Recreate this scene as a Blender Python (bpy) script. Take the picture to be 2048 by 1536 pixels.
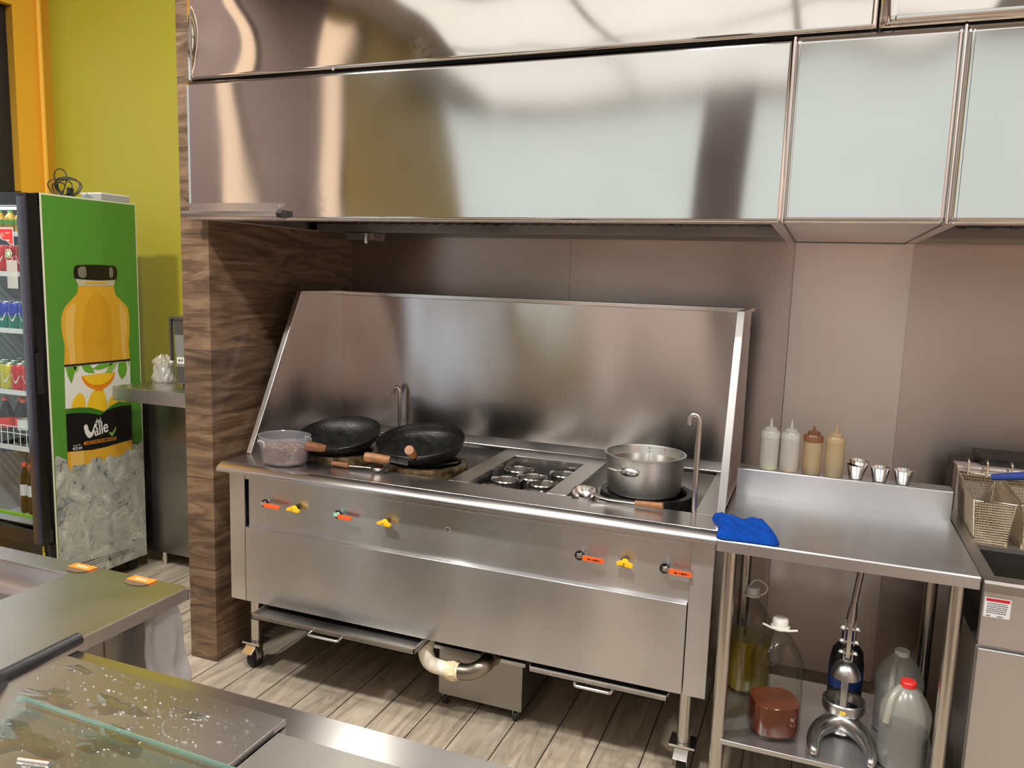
import bpy, bmesh, math, random
from mathutils import Vector, Matrix
from math import sin, cos, pi, radians as R

# ------------------------------------------------------------------ camera, world, lights
S = bpy.context.scene
for o in list(bpy.data.objects): bpy.data.objects.remove(o)
COL = S.collection
CP = Vector((2.0929, -3.275, 1.538)); YAW, PIT, ROL, FPX = 21.0361, -7.8317, 1.8036, 1581.49
_y, _p, _r = R(YAW), R(PIT), R(ROL)
_f = Vector((-sin(_y)*cos(_p), cos(_y)*cos(_p), sin(_p)))
_rt = Vector((cos(_y), sin(_y), 0)); _u = _rt.cross(_f)
_r2 = _rt*cos(_r) + _u*sin(_r); _u2 = -_rt*sin(_r) + _u*cos(_r)
cam = bpy.data.objects.new('camera', bpy.data.cameras.new('camera')); COL.objects.link(cam)
cam.matrix_world = Matrix(((_r2.x, _u2.x, -_f.x, CP.x), (_r2.y, _u2.y, -_f.y, CP.y), (_r2.z, _u2.z, -_f.z, CP.z), (0, 0, 0, 1)))
cam.data.sensor_width = 36; cam.data.sensor_fit = 'HORIZONTAL'; cam.data.lens = 36*FPX/2048
cam.data.clip_start = 0.05
S.camera = cam
W = bpy.data.worlds.new('world'); S.world = W; W.use_nodes = True
W.node_tree.nodes['Background'].inputs[0].default_value = (1.0, 0.9, 0.82, 1)
W.node_tree.nodes['Background'].inputs[1].default_value = 0.35
S.view_settings.view_transform = 'Standard'; S.view_settings.look = 'None'
S.view_settings.exposure = 0.0; S.view_settings.gamma = 1.0; S.view_settings.use_curve_mapping = False
# ceiling lamps: (x, y, power)
LAMPS = [(-0.6, -2.85, 105), (1.5, -2.85, 85), (3.6, -2.8, 75), (0.6, -1.9, 40)]
CEIL = 3.8

# ------------------------------------------------------------------ materials
MATS = {}
def new_mat(name):
    m = bpy.data.materials.new(name); m.use_nodes = True
    nt = m.node_tree; b = nt.nodes['Principled BSDF']; MATS[name] = m
    return m, nt, b
def N(nt, t, **kw):
    n = nt.nodes.new(t)
    for k, v in kw.items(): setattr(n, k, v)
    return n
def pos_map(nt, scale, rot=(0, 0, 0), obj=False, loc=(0, 0, 0)):
    mp = N(nt, 'ShaderNodeMapping'); mp.inputs['Scale'].default_value = scale; mp.inputs['Rotation'].default_value = rot
    mp.inputs['Location'].default_value = loc
    if obj: t = N(nt, 'ShaderNodeTexCoord'); nt.links.new(t.outputs['Object'], mp.inputs[0])
    else: t = N(nt, 'ShaderNodeNewGeometry'); nt.links.new(t.outputs['Position'], mp.inputs[0])
    return mp
def noise(nt, vec, scale, detail=3, rough=.5, dist=0):
    n = N(nt, 'ShaderNodeTexNoise'); n.inputs['Scale'].default_value = scale; n.inputs['Detail'].default_value = detail
    n.inputs['Roughness'].default_value = rough; n.inputs['Distortion'].default_value = dist
    nt.links.new(vec.outputs[0], n.inputs['Vector']); return n
def ramp(nt, fac, stops):
    r = N(nt, 'ShaderNodeValToRGB'); e = r.color_ramp.elements
    e[0].position, e[0].color = stops[0][0], (*stops[0][1], 1)
    e[1].position, e[1].color = stops[-1][0], (*stops[-1][1], 1)
    for p, c in stops[1:-1]:
        x = e.new(p); x.color = (*c, 1)
    nt.links.new(fac, r.inputs[0]); return r
def maprange(nt, fac, a, b, lo=0, hi=1):
    r = N(nt, 'ShaderNodeMapRange'); r.inputs[1].default_value = lo; r.inputs[2].default_value = hi
    r.inputs[3].default_value = a; r.inputs[4].default_value = b; nt.links.new(fac, r.inputs[0]); return r
def bump(nt, b, h, strength=.2, dist=.01):
    n = N(nt, 'ShaderNodeBump'); n.inputs['Strength'].default_value = strength; n.inputs['Distance'].default_value = dist
    nt.links.new(h, n.inputs['Height']); nt.links.new(n.outputs[0], b.inputs['Normal'])
def plain(name, c, rough=.5, metal=0, var=0, vs=8, emit=0, spec=.5, alpha=1, trans=0, bmp=0, bs=60, coat=0):
    m, nt, b = new_mat(name)
    b.inputs['Base Color'].default_value = (*c, 1); b.inputs['Roughness'].default_value = rough
    b.inputs['Metallic'].default_value = metal; b.inputs['Specular IOR Level'].default_value = spec
    b.inputs['Transmission Weight'].default_value = trans; b.inputs['Alpha'].default_value = alpha
    b.inputs['Coat Weight'].default_value = coat
    if emit: b.inputs['Base Color'].default_value = (0, 0, 0, 1); b.inputs['Emission Color'].default_value = (*c, 1); b.inputs['Emission Strength'].default_value = emit
    mp = pos_map(nt, (1, 1, 1), obj=True)
    if var:
        n = noise(nt, mp, vs, 4)
        r = ramp(nt, n.outputs[0], [(.3, tuple(x*(1-var) for x in c)), (.7, tuple(min(1, x*(1+var)) for x in c))])
        nt.links.new(r.outputs[0], b.inputs['Base Color'])
        q = maprange(nt, n.outputs[0], max(0, rough-.1), min(1, rough+.1)); nt.links.new(q.outputs[0], b.inputs['Roughness'])
    if bmp:
        n2 = noise(nt, mp, bs, 3); bump(nt, b, n2.outputs[0], bmp, .005)
    return m
def steel(name, c=(.62, .6, .58), rough=.28, aniso=.75, T=(0, .6, .8), smear=.06, wave=.0, wscale=1.2, obj=False, streak=.015, stain=0, wmap=(1, 1, .5)):
    m, nt, b = new_mat(name)
    b.inputs['Metallic'].default_value = 1; b.inputs['Anisotropic'].default_value = aniso
    if aniso:
        t = N(nt, 'ShaderNodeCombineXYZ')
        for i in range(3): t.inputs[i].default_value = T[i]
        nt.links.new(t.outputs[0], b.inputs['Tangent'])
    mp = pos_map(nt, (1, 1, 1), obj=obj)
    n = noise(nt, mp, 3.0, 2, .5, 0)
    mp2 = pos_map(nt, (1.0, 20, 70), obj=obj); n2 = noise(nt, mp2, 1.0, 2)
    ad = N(nt, 'ShaderNodeMath', operation='MULTIPLY_ADD'); nt.links.new(n2.outputs[0], ad.inputs[0]); ad.inputs[1].default_value = 0; ad.inputs[2].default_value = rough
    q = maprange(nt, n.outputs[0], -smear, smear, .25, .75); s = N(nt, 'ShaderNodeMath', operation='ADD')
    nt.links.new(ad.outputs[0], s.inputs[0]); nt.links.new(q.outputs[0], s.inputs[1]); nt.links.new(s.outputs[0], b.inputs['Roughness'])
    lo = tuple(x*(.94-stain) for x in c)
    r = ramp(nt, n.outputs[0], [(.3, lo), (.65, c)]); nt.links.new(r.outputs[0], b.inputs['Base Color'])
    if wave:
        n3 = noise(nt, pos_map(nt, wmap, obj=obj), wscale, 1, .4)
        v1 = N(nt, 'ShaderNodeVectorMath', operation='SUBTRACT'); nt.links.new(n3.outputs['Color'], v1.inputs[0]); v1.inputs[1].default_value = (.5, .5, .5)
        v2 = N(nt, 'ShaderNodeVectorMath', operation='SCALE'); nt.links.new(v1.outputs[0], v2.inputs[0]); v2.inputs['Scale'].default_value = wave
        gg = N(nt, 'ShaderNodeNewGeometry'); v3 = N(nt, 'ShaderNodeVectorMath', operation='ADD'); nt.links.new(v2.outputs[0], v3.inputs[0]); nt.links.new(gg.outputs['Normal'], v3.inputs[1])
        v4 = N(nt, 'ShaderNodeVectorMath', operation='NORMALIZE'); nt.links.new(v3.outputs[0], v4.inputs[0]); nt.links.new(v4.outputs[0], b.inputs['Normal'])
    return m
steel('steel_hood', (.70, .68, .66), .09, .75, wave=.04, wscale=2.0, smear=.02)
steel('steel_upper', (.74, .70, .66), .06, .6, wave=.05, wscale=3, smear=.02)
steel('steel_wall', (.68, .565, .52), .36, .88, wave=.10, wscale=1.6, smear=.03)
steel('steel_post', (.78, .68, .63), .36, .9, wave=.10, wscale=1.6, smear=.03)
steel('steel_range', (.64, .63, .63), .26, .93, wave=.20, wscale=3.2, stain=.02, smear=.03, wmap=(1.5, 1, .18))
steel('steel_splash', (.66, .61, .59), .20, .7, wave=.20, wscale=2.6, smear=.03, wmap=(1.3, 1, .45))
steel('steel_top', (.60, .56, .54), .24, .5, T=(0, .8, .6), smear=.08, wave=.05)
steel('steel_edge', (.72, .70, .69), .2, .4, smear=.05)
steel('steel_table', (.62, .62, .635), .34, .5, T=(.2, .8, .5), smear=.05)
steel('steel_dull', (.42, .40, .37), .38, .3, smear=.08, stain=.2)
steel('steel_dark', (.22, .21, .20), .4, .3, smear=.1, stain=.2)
steel('steel_counter', (.62, .60, .60), .3, .5, T=(.3, .9, .3), smear=.08, stain=.06)
steel('chrome', (.75, .74, .72), .16, 0, smear=.04, obj=True)
steel('tube_steel', (.62, .59, .55), .24, 0, smear=.05, obj=True)
steel('aluminium', (.66, .655, .63), .36, .2, smear=.08, obj=True, stain=.15)
steel('cast_aluminium', (.5, .49, .48), .3, 0, smear=.08, obj=True, stain=.1)
steel('old_pipe', (.42, .38, .31), .38, 0, smear=.12, obj=True, stain=.45)
steel('wire_metal', (.72, .64, .5), .3, 0, obj=True)
plain('cast_iron', (.008, .008, .008), .38, 0, var=.5, vs=30, bmp=.3, bs=120, spec=.4)
plain('burnt_ring', (.16, .115, .06), .42, .8, var=.8, vs=40)
plain('black_plastic', (.012, .012, .014), .38)
plain('black_matte', (.006, .006, .006), .7)
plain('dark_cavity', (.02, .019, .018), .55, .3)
plain('rubber', (.015, .015, .015), .7)
plain('orange_grip', (.85, .12, .02), .4)
plain('yellow_knob', (.90, .52, .01), .35)
plain('teal_tape', (.35, .62, .5), .6)
plain('ink_black', (.01, .01, .01), .6)
plain('white_plastic', (.75, .73, .68), .4)
plain('pvc', (.80, .74, .62), .4, var=.12, vs=25)
plain('cream_nut', (.78, .66, .42), .4)
plain('white_shelf', (.75, .78, .78), .4)
plain('cooler_lining', (.42, .46, .50), .5)
plain('cooler_black', (.010, .010, .011), .3)
plain('cooler_frame', (.035, .033, .05), .25, .2)
plain('lime_plastic', (.22, .55, .05), .4)
plain('print_green', (.085, .26, .035), .28)
plain('print_border', (.72, .70, .50), .4)
plain('print_juice', (.66, .36, .028), .3)
plain('print_juice_light', (.72, .45, .10), .3)
plain('print_juice_dark', (.60, .31, .018), .3)
plain('print_black', (.010, .010, .008), .3)
plain('print_capgloss', (.18, .17, .12), .3)
plain('print_white', (.72, .71, .64), .3)
plain('print_glass', (.50, .46, .30), .3)
plain('print_leaf', (.13, .34, .03), .3)
plain('print_leaf2', (.25, .48, .07), .3)
plain('print_mango', (.80, .50, .02), .3)
plain('print_mango_skin', (.75, .22, .01), .3)
plain('print_pill', (.55, .20, .02), .3)
plain('print_darkgreen', (.045, .17, .02), .3)
plain('can_red', (.62, .02, .02), .25, .3); plain('can_blue', (.02, .05, .45), .25, .3); plain('can_teal', (.0, .22, .16), .25, .3)
plain('can_orange', (.85, .22, .01), .25, .3); plain('can_yellow', (.6, .55, .03), .25, .3); plain('can_green', (.06, .3, .05), .25, .3)
plain('can_top', (.7, .7, .7), .3, 1)
plain('cola', (.006, .003, .002), .15); plain('cap_red', (.75, .10, .06), .4); plain('cap_green', (.03, .35, .06), .4); plain('cap_yellow', (.75, .65, .02), .4)
plain('label_red', (.7, .03, .02), .4); plain('paper', (.72, .72, .68), .6); plain('paper_grey', (.40, .40, .38), .6)
plain('orange_tag', (.90, .17, .01), .5); plain('tag_dark', (.10, .06, .03), .6)
plain('wood_handle', (.17, .065, .025), .5, var=.35, vs=50)
plain('wood_handle_pale', (.24, .105, .032), .5, var=.3, vs=50)
plain('blue_cloth', (.004, .055, .33), .95, var=.25, vs=120, bmp=.8, bs=500, spec=.1)
plain('blue_grip', (.02, .05, .25), .5)
plain('broth', (.13, .10, .06), .25, var=.3, vs=12)
plain('meat', (.13, .065, .035), .5, var=.6, vs=90, bmp=.6, bs=60)
plain('machine_grey', (.30, .30, .28), .35, .4); plain('machine_dark', (.09, .085, .075), .4, .3)
plain('ceiling_paint', (.34, .30, .27), .8); plain('wall_brown', (.085, .055, .055), .6); plain('wall_mauve', (.15, .11, .10), .6)
plain('wall_taupe', (.66, .52, .46), .7)
plain('orange_paint', (.82, .43, .03), .55, var=.03, vs=2); plain('lime_paint', (.40, .35, .025), .5, var=.03, vs=1.5)
plain('olive_paint', (.24, .165, .03), .5)
plain('window_frame', (.015, .016, .02), .4)
plain('daylight', (.93, 1.0, .95), .5, emit=.92); plain('daylight_blue', (.80, .90, 1.0), .5, emit=.95)
plain('lamp_warm', (1.0, .72, .50), .5, emit=1.3); plain('lamp_cover', (1.0, .90, .76), .5, emit=9.0)
plain('added_panel_glow', (1.0, .96, .89), .5, emit=1.2)  # glow of the added ceiling panels
plain('led', (.9, 1.0, .95), .5, emit=9)
plain('sticker_white', (.62, .62, .64), .4); plain('sticker_red', (.45, .01, .02), .4); plain('sticker_yellow', (.75, .6, .05), .5)
plain('grime', (.16, .09, .04), .6, var=.4, vs=20)
plain('fryer_oil', (.012, .012, .006), .12)
plain('tubing_black', (.02, .02, .02), .45)
def clear(name, tint=(1, 1, 1), rough=.03, base=.08, body=None, bodyw=0.0, bumpy=0, fres=1.25):
    """thin clear sheet: transparent with a fresnel sheen, optional milky body"""
    m = bpy.data.materials.new(name); m.use_nodes = True; MATS[name] = m
    nt = m.node_tree; nt.nodes.clear(); out = N(nt, 'ShaderNodeOutputMaterial')
    tr = N(nt, 'ShaderNodeBsdfTransparent'); tr.inputs[0].default_value = (*tint, 1)
    gl = N(nt, 'ShaderNodeBsdfGlossy'); gl.inputs['Roughness'].default_value = rough
    lw = N(nt, 'ShaderNodeLayerWeight'); lw.inputs[0].default_value = .5
    pw = N(nt, 'ShaderNodeMath', operation='POWER'); nt.links.new(lw.outputs['Facing'], pw.inputs[0]); pw.inputs[1].default_value = 4.0
    fr = N(nt, 'ShaderNodeMath', operation='MULTIPLY'); nt.links.new(pw.outputs[0], fr.inputs[0]); fr.inputs[1].default_value = fres-.75
    ad = N(nt, 'ShaderNodeMath', operation='ADD'); ad.use_clamp = True; nt.links.new(fr.outputs[0], ad.inputs[0]); ad.inputs[1].default_value = base
    mx = N(nt, 'ShaderNodeMixShader'); nt.links.new(ad.outputs[0], mx.inputs[0]); 
    src = tr
    if body:
        df = N(nt, 'ShaderNodeBsdfDiffuse'); df.inputs[0].default_value = (*body, 1)
        tl = N(nt, 'ShaderNodeBsdfTranslucent'); tl.inputs[0].default_value = (*body, 1)
        m1 = N(nt, 'ShaderNodeMixShader'); m1.inputs[0].default_value = .45; nt.links.new(df.outputs[0], m1.inputs[1]); nt.links.new(tl.outputs[0], m1.inputs[2])
        m0 = N(nt, 'ShaderNodeMixShader'); m0.inputs[0].default_value = bodyw
        nt.links.new(tr.outputs[0], m0.inputs[1]); nt.links.new(m1.outputs[0], m0.inputs[2]); src = m0
    nt.links.new(src.outputs[0], mx.inputs[1]); nt.links.new(gl.outputs[0], mx.inputs[2]); nt.links.new(mx.outputs[0], out.inputs[0])
    if bumpy:
        mp = pos_map(nt, (1, 1, 1), obj=True); n = noise(nt, mp, 40, 2); b = N(nt, 'ShaderNodeBump'); b.inputs['Strength'].default_value = bumpy; b.inputs['Distance'].default_value = .004
        nt.links.new(n.outputs[0], b.inputs['Height']); nt.links.new(b.outputs[0], gl.inputs['Normal']); nt.links.new(b.outputs[0], lw.inputs['Normal'])
    return m
clear('clear_pet', (.90, .90, .86), .06, .025, bumpy=1.0, fres=1.35)
clear('cooler_glass', (.9, .92, .92), .02, .03)
clear('shield_glass', (.94, .97, .96), .02, .05, fres=1.1); clear('glass_edge', (.6, .75, .70), .1, .15, body=(.30, .45, .40), bodyw=.5)
plain('amber_oil', (.115, .019, .002), .12, spec=.6)
plain('yellow_oil', (.22, .155, .012), .12, spec=.6)
clear('milky_clear', (.92, .92, .9), .2, .05, body=(.85, .86, .80), bodyw=.5)
clear('milky_white', (.9, .9, .85), .25, .05, body=(.95, .95, .88), bodyw=.27)
clear('milky_amber', (.9, .8, .6), .25, .05, body=(.66, .52, .32), bodyw=.62)
clear('milky_brown', (.8, .55, .35), .25, .05, body=(.30, .13, .06), bodyw=.7)
clear('tub_plastic', (.96, .96, .98), .15, .04, body=(.8, .8, .86), bodyw=.12)
clear('bag_plastic', (.95, .95, .9), .15, .10, body=(.8, .76, .66), bodyw=.5, bumpy=1)
clear('bag_white', (.9, .9, .9), .3, .05, body=(.62, .62, .64), bodyw=.7)
clear('water', (.90, .91, .89), .0, .16, fres=1.75)
plain('juice_pale', (.50, .47, .22), .3); plain('juice_amber', (.42, .20, .04), .3); plain('sauce_dark', (.03, .012, .01), .3); plain('sauce_navy', (.02, .025, .03), .3)
plain('liquid_grey', (.02, .026, .036), .3); plain('liquid_plum', (.05, .035, .05), .3)

def wood_wall():
    m, nt, b = new_mat('wood_planks')
    g = N(nt, 'ShaderNodeNewGeometry'); sx = N(nt, 'ShaderNodeSeparateXYZ'); nt.links.new(g.outputs['Position'], sx.inputs[0])
    # board row from height
    d = N(nt, 'ShaderNodeMath', operation='DIVIDE'); nt.links.new(sx.outputs[2], d.inputs[0]); d.inputs[1].default_value = .245
    fl = N(nt, 'ShaderNodeMath', operation='FLOOR'); nt.links.new(d.outputs[0], fl.inputs[0])
    fr = N(nt, 'ShaderNodeMath', operation='FRACT'); nt.links.new(d.outputs[0], fr.inputs[0])
    ad = N(nt, 'ShaderNodeMath', operation='ADD'); nt.links.new(sx.outputs[0], ad.inputs[0]); nt.links.new(sx.outputs[1], ad.inputs[1])
    off = N(nt, 'ShaderNodeMath', operation='MULTIPLY_ADD'); nt.links.new(fl.outputs[0], off.inputs[0]); off.inputs[1].default_value = 3.7; nt.links.new(ad.outputs[0], off.inputs[2])
    c = N(nt, 'ShaderNodeCombineXYZ'); nt.links.new(off.outputs[0], c.inputs[0]); nt.links.new(sx.outputs[2], c.inputs[2])
    mp = N(nt, 'ShaderNodeMapping'); mp.inputs['Scale'].default_value = (1.5, 1, 10); nt.links.new(c.outputs[0], mp.inputs[0])
    n = noise(nt, mp, 1.5, 7, .58, 2.2)
    mp2 = N(nt, 'ShaderNodeMapping'); mp2.inputs['Scale'].default_value = (5, 1, 120); nt.links.new(c.outputs[0], mp2.inputs[0]); n2 = noise(nt, mp2, 1.0, 4, .6)
    r = ramp(nt, n.outputs[0], [(.25, (.035, .021, .013)), (.42, (.105, .066, .040)), (.55, (.18, .118, .072)), (.72, (.26, .178, .112))])
    mx = N(nt, 'ShaderNodeMix', data_type='RGBA', blend_type='MULTIPLY'); mx.inputs[0].default_value = .4
    r2 = ramp(nt, n2.outputs[0], [(.3, (.55, .5, .48)), (.65, (1.1, 1.1, 1.1))])
    nt.links.new(r.outputs[0], mx.inputs[6]); nt.links.new(r2.outputs[0], mx.inputs[7])
    wn = N(nt, 'ShaderNodeTexWhiteNoise', noise_dimensions='1D'); nt.links.new(fl.outputs[0], wn.inputs['W'])
    tint = ramp(nt, wn.outputs[0], [(0, (.75, .72, .70)), (1, (1.15, 1.1, 1.05))])
    mx2 = N(nt, 'ShaderNodeMix', data_type='RGBA', blend_type='MULTIPLY'); mx2.inputs[0].default_value = 1
    nt.links.new(mx.outputs[2], mx2.inputs[6]); nt.links.new(tint.outputs[0], mx2.inputs[7])
    gap = N(nt, 'ShaderNodeMath', operation='LESS_THAN'); nt.links.new(fr.outputs[0], gap.inputs[0]); gap.inputs[1].default_value = .006
    mx3 = N(nt, 'ShaderNodeMix', data_type='RGBA'); nt.links.new(gap.outputs[0], mx3.inputs[0]); nt.links.new(mx2.outputs[2], mx3.inputs[6]); mx3.inputs[7].default_value = (.02, .012, .008, 1)
    nt.links.new(mx3.outputs[2], b.inputs['Base Color']); b.inputs['Roughness'].default_value = .42
    bump(nt, b, n2.outputs[0], .35, .002)
wood_wall()
def floor_mat():
    m, nt, b = new_mat('floor_planks')
    g = N(nt, 'ShaderNodeNewGeometry'); sx = N(nt, 'ShaderNodeSeparateXYZ'); nt.links.new(g.outputs['Position'], sx.inputs[0])
    c = N(nt, 'ShaderNodeCombineXYZ'); nt.links.new(sx.outputs[1], c.inputs[0]); nt.links.new(sx.outputs[0], c.inputs[1])
    mp0 = N(nt, 'ShaderNodeMapping'); mp0.inputs['Location'].default_value = (-.255, -.008, 0); nt.links.new(c.outputs[0], mp0.inputs[0])
    br = N(nt, 'ShaderNodeTexBrick'); br.offset = .31; br.inputs['Scale'].default_value = 1; br.inputs['Brick Width'].default_value = 1.55
    br.inputs['Row Height'].default_value = .151; br.inputs['Mortar Size'].default_value = .0022; br.inputs['Mortar Smooth'].default_value = 0
    br.inputs['Color1'].default_value = (.86, .86, .86, 1); br.inputs['Color2'].default_value = (1.1, 1.08, 1.05, 1); br.inputs['Mortar'].default_value = (.08, .07, .06, 1)
    nt.links.new(mp0.outputs[0], br.inputs['Vector'])
    d = N(nt, 'ShaderNodeMath', operation='DIVIDE'); nt.links.new(sx.outputs[0], d.inputs[0]); d.inputs[1].default_value = .151
    fl = N(nt, 'ShaderNodeMath', operation='FLOOR'); nt.links.new(d.outputs[0], fl.inputs[0])
    off = N(nt, 'ShaderNodeMath', operation='MULTIPLY_ADD'); nt.links.new(fl.outputs[0], off.inputs[0]); off.inputs[1].default_value = 2.3; nt.links.new(sx.outputs[1], off.inputs[2])
    c2 = N(nt, 'ShaderNodeCombineXYZ'); nt.links.new(off.outputs[0], c2.inputs[0]); nt.links.new(sx.outputs[0], c2.inputs[1])
    mp = N(nt, 'ShaderNodeMapping'); mp.inputs['Scale'].default_value = (2.4, 15, 1); nt.links.new(c2.outputs[0], mp.inputs[0])
    n = noise(nt, mp, 1.2, 7, .65, 1.2)
    r = ramp(nt, n.outputs[0], [(.28, (.17, .14, .105)), (.42, (.28, .235, .18)), (.55, (.37, .315, .24)), (.72, (.47, .41, .32))])
    mx = N(nt, 'ShaderNodeMix', data_type='RGBA', blend_type='MULTIPLY'); mx.inputs[0].default_value = 1
    nt.links.new(r.outputs[0], mx.inputs[6]); nt.links.new(br.outputs[0], mx.inputs[7]); nt.links.new(mx.outputs[2], b.inputs['Base Color'])
    b.inputs['Roughness'].default_value = .5; bump(nt, b, n.outputs[0], .12, .003)
floor_mat()
def ice_mat():
    m, nt, b = new_mat('print_ice')
    mp = pos_map(nt, (1, 1, 1)); n = noise(nt, mp, 9, 7, .62, 1.6); n2 = noise(nt, mp, 26, 3, .6, 1.2)
    r = ramp(nt, n.outputs[0], [(.30, (.02, .025, .035)), (.35, (.18, .20, .20)), (.43, (.33, .34, .29)), (.56, (.42, .42, .35)), (.68, (.58, .58, .50))])
    r2 = ramp(nt, n2.outputs[0], [(.30, (.08, .08, .09)), (.38, (1, 1, 1)), (1, (1.05, 1.05, 1.05))])
    mx = N(nt, 'ShaderNodeMix', data_type='RGBA', blend_type='MULTIPLY'); mx.inputs[0].default_value = .8
    nt.links.new(r.outputs[0], mx.inputs[6]); nt.links.new(r2.outputs[0], mx.inputs[7]); nt.links.new(mx.outputs[2], b.inputs['Base Color']); b.inputs['Roughness'].default_value = .35
ice_mat()

def add_stain(name, c, rad, col):
    # dried water marks: an irregular patch of duller metal
    nt = MATS[name].node_tree; b = nt.nodes['Principled BSDF']; g = N(nt, 'ShaderNodeNewGeometry')
    d = N(nt, 'ShaderNodeVectorMath', operation='DISTANCE'); nt.links.new(g.outputs['Position'], d.inputs[0]); d.inputs[1].default_value = c
    m1 = maprange(nt, d.outputs['Value'], 1, 0, 0, rad); n = noise(nt, pos_map(nt, (1, 1, 1)), 32, 5, .6, .8)
    mu = N(nt, 'ShaderNodeMath', operation='MULTIPLY'); nt.links.new(m1.outputs[0], mu.inputs[0]); nt.links.new(n.outputs[0], mu.inputs[1])
    q = maprange(nt, mu.outputs[0], 0, .55, .27, .45)
    mx = N(nt, 'ShaderNodeMix', data_type='RGBA'); nt.links.new(q.outputs[0], mx.inputs[0]); lk = b.inputs['Base Color'].links[0]; nt.links.new(lk.from_socket, mx.inputs[6]); mx.inputs[7].default_value = (*col, 1)
    nt.links.new(mx.outputs[2], b.inputs['Base Color'])
    ad = N(nt, 'ShaderNodeMath', operation='MULTIPLY_ADD'); nt.links.new(q.outputs[0], ad.inputs[0]); ad.inputs[1].default_value = .06; nt.links.new(b.inputs['Roughness'].links[0].from_socket, ad.inputs[2]); nt.links.new(ad.outputs[0], b.inputs['Roughness'])
add_stain('steel_hood', (.47, -1.0, 1.765), .16, (.50, .47, .45))
add_stain('steel_upper', (.88, -1.0, 2.21), .12, (.82, .78, .74))
add_stain('steel_upper', (.72, -1.0, 2.46), .10, (.82, .78, .74))

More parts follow.
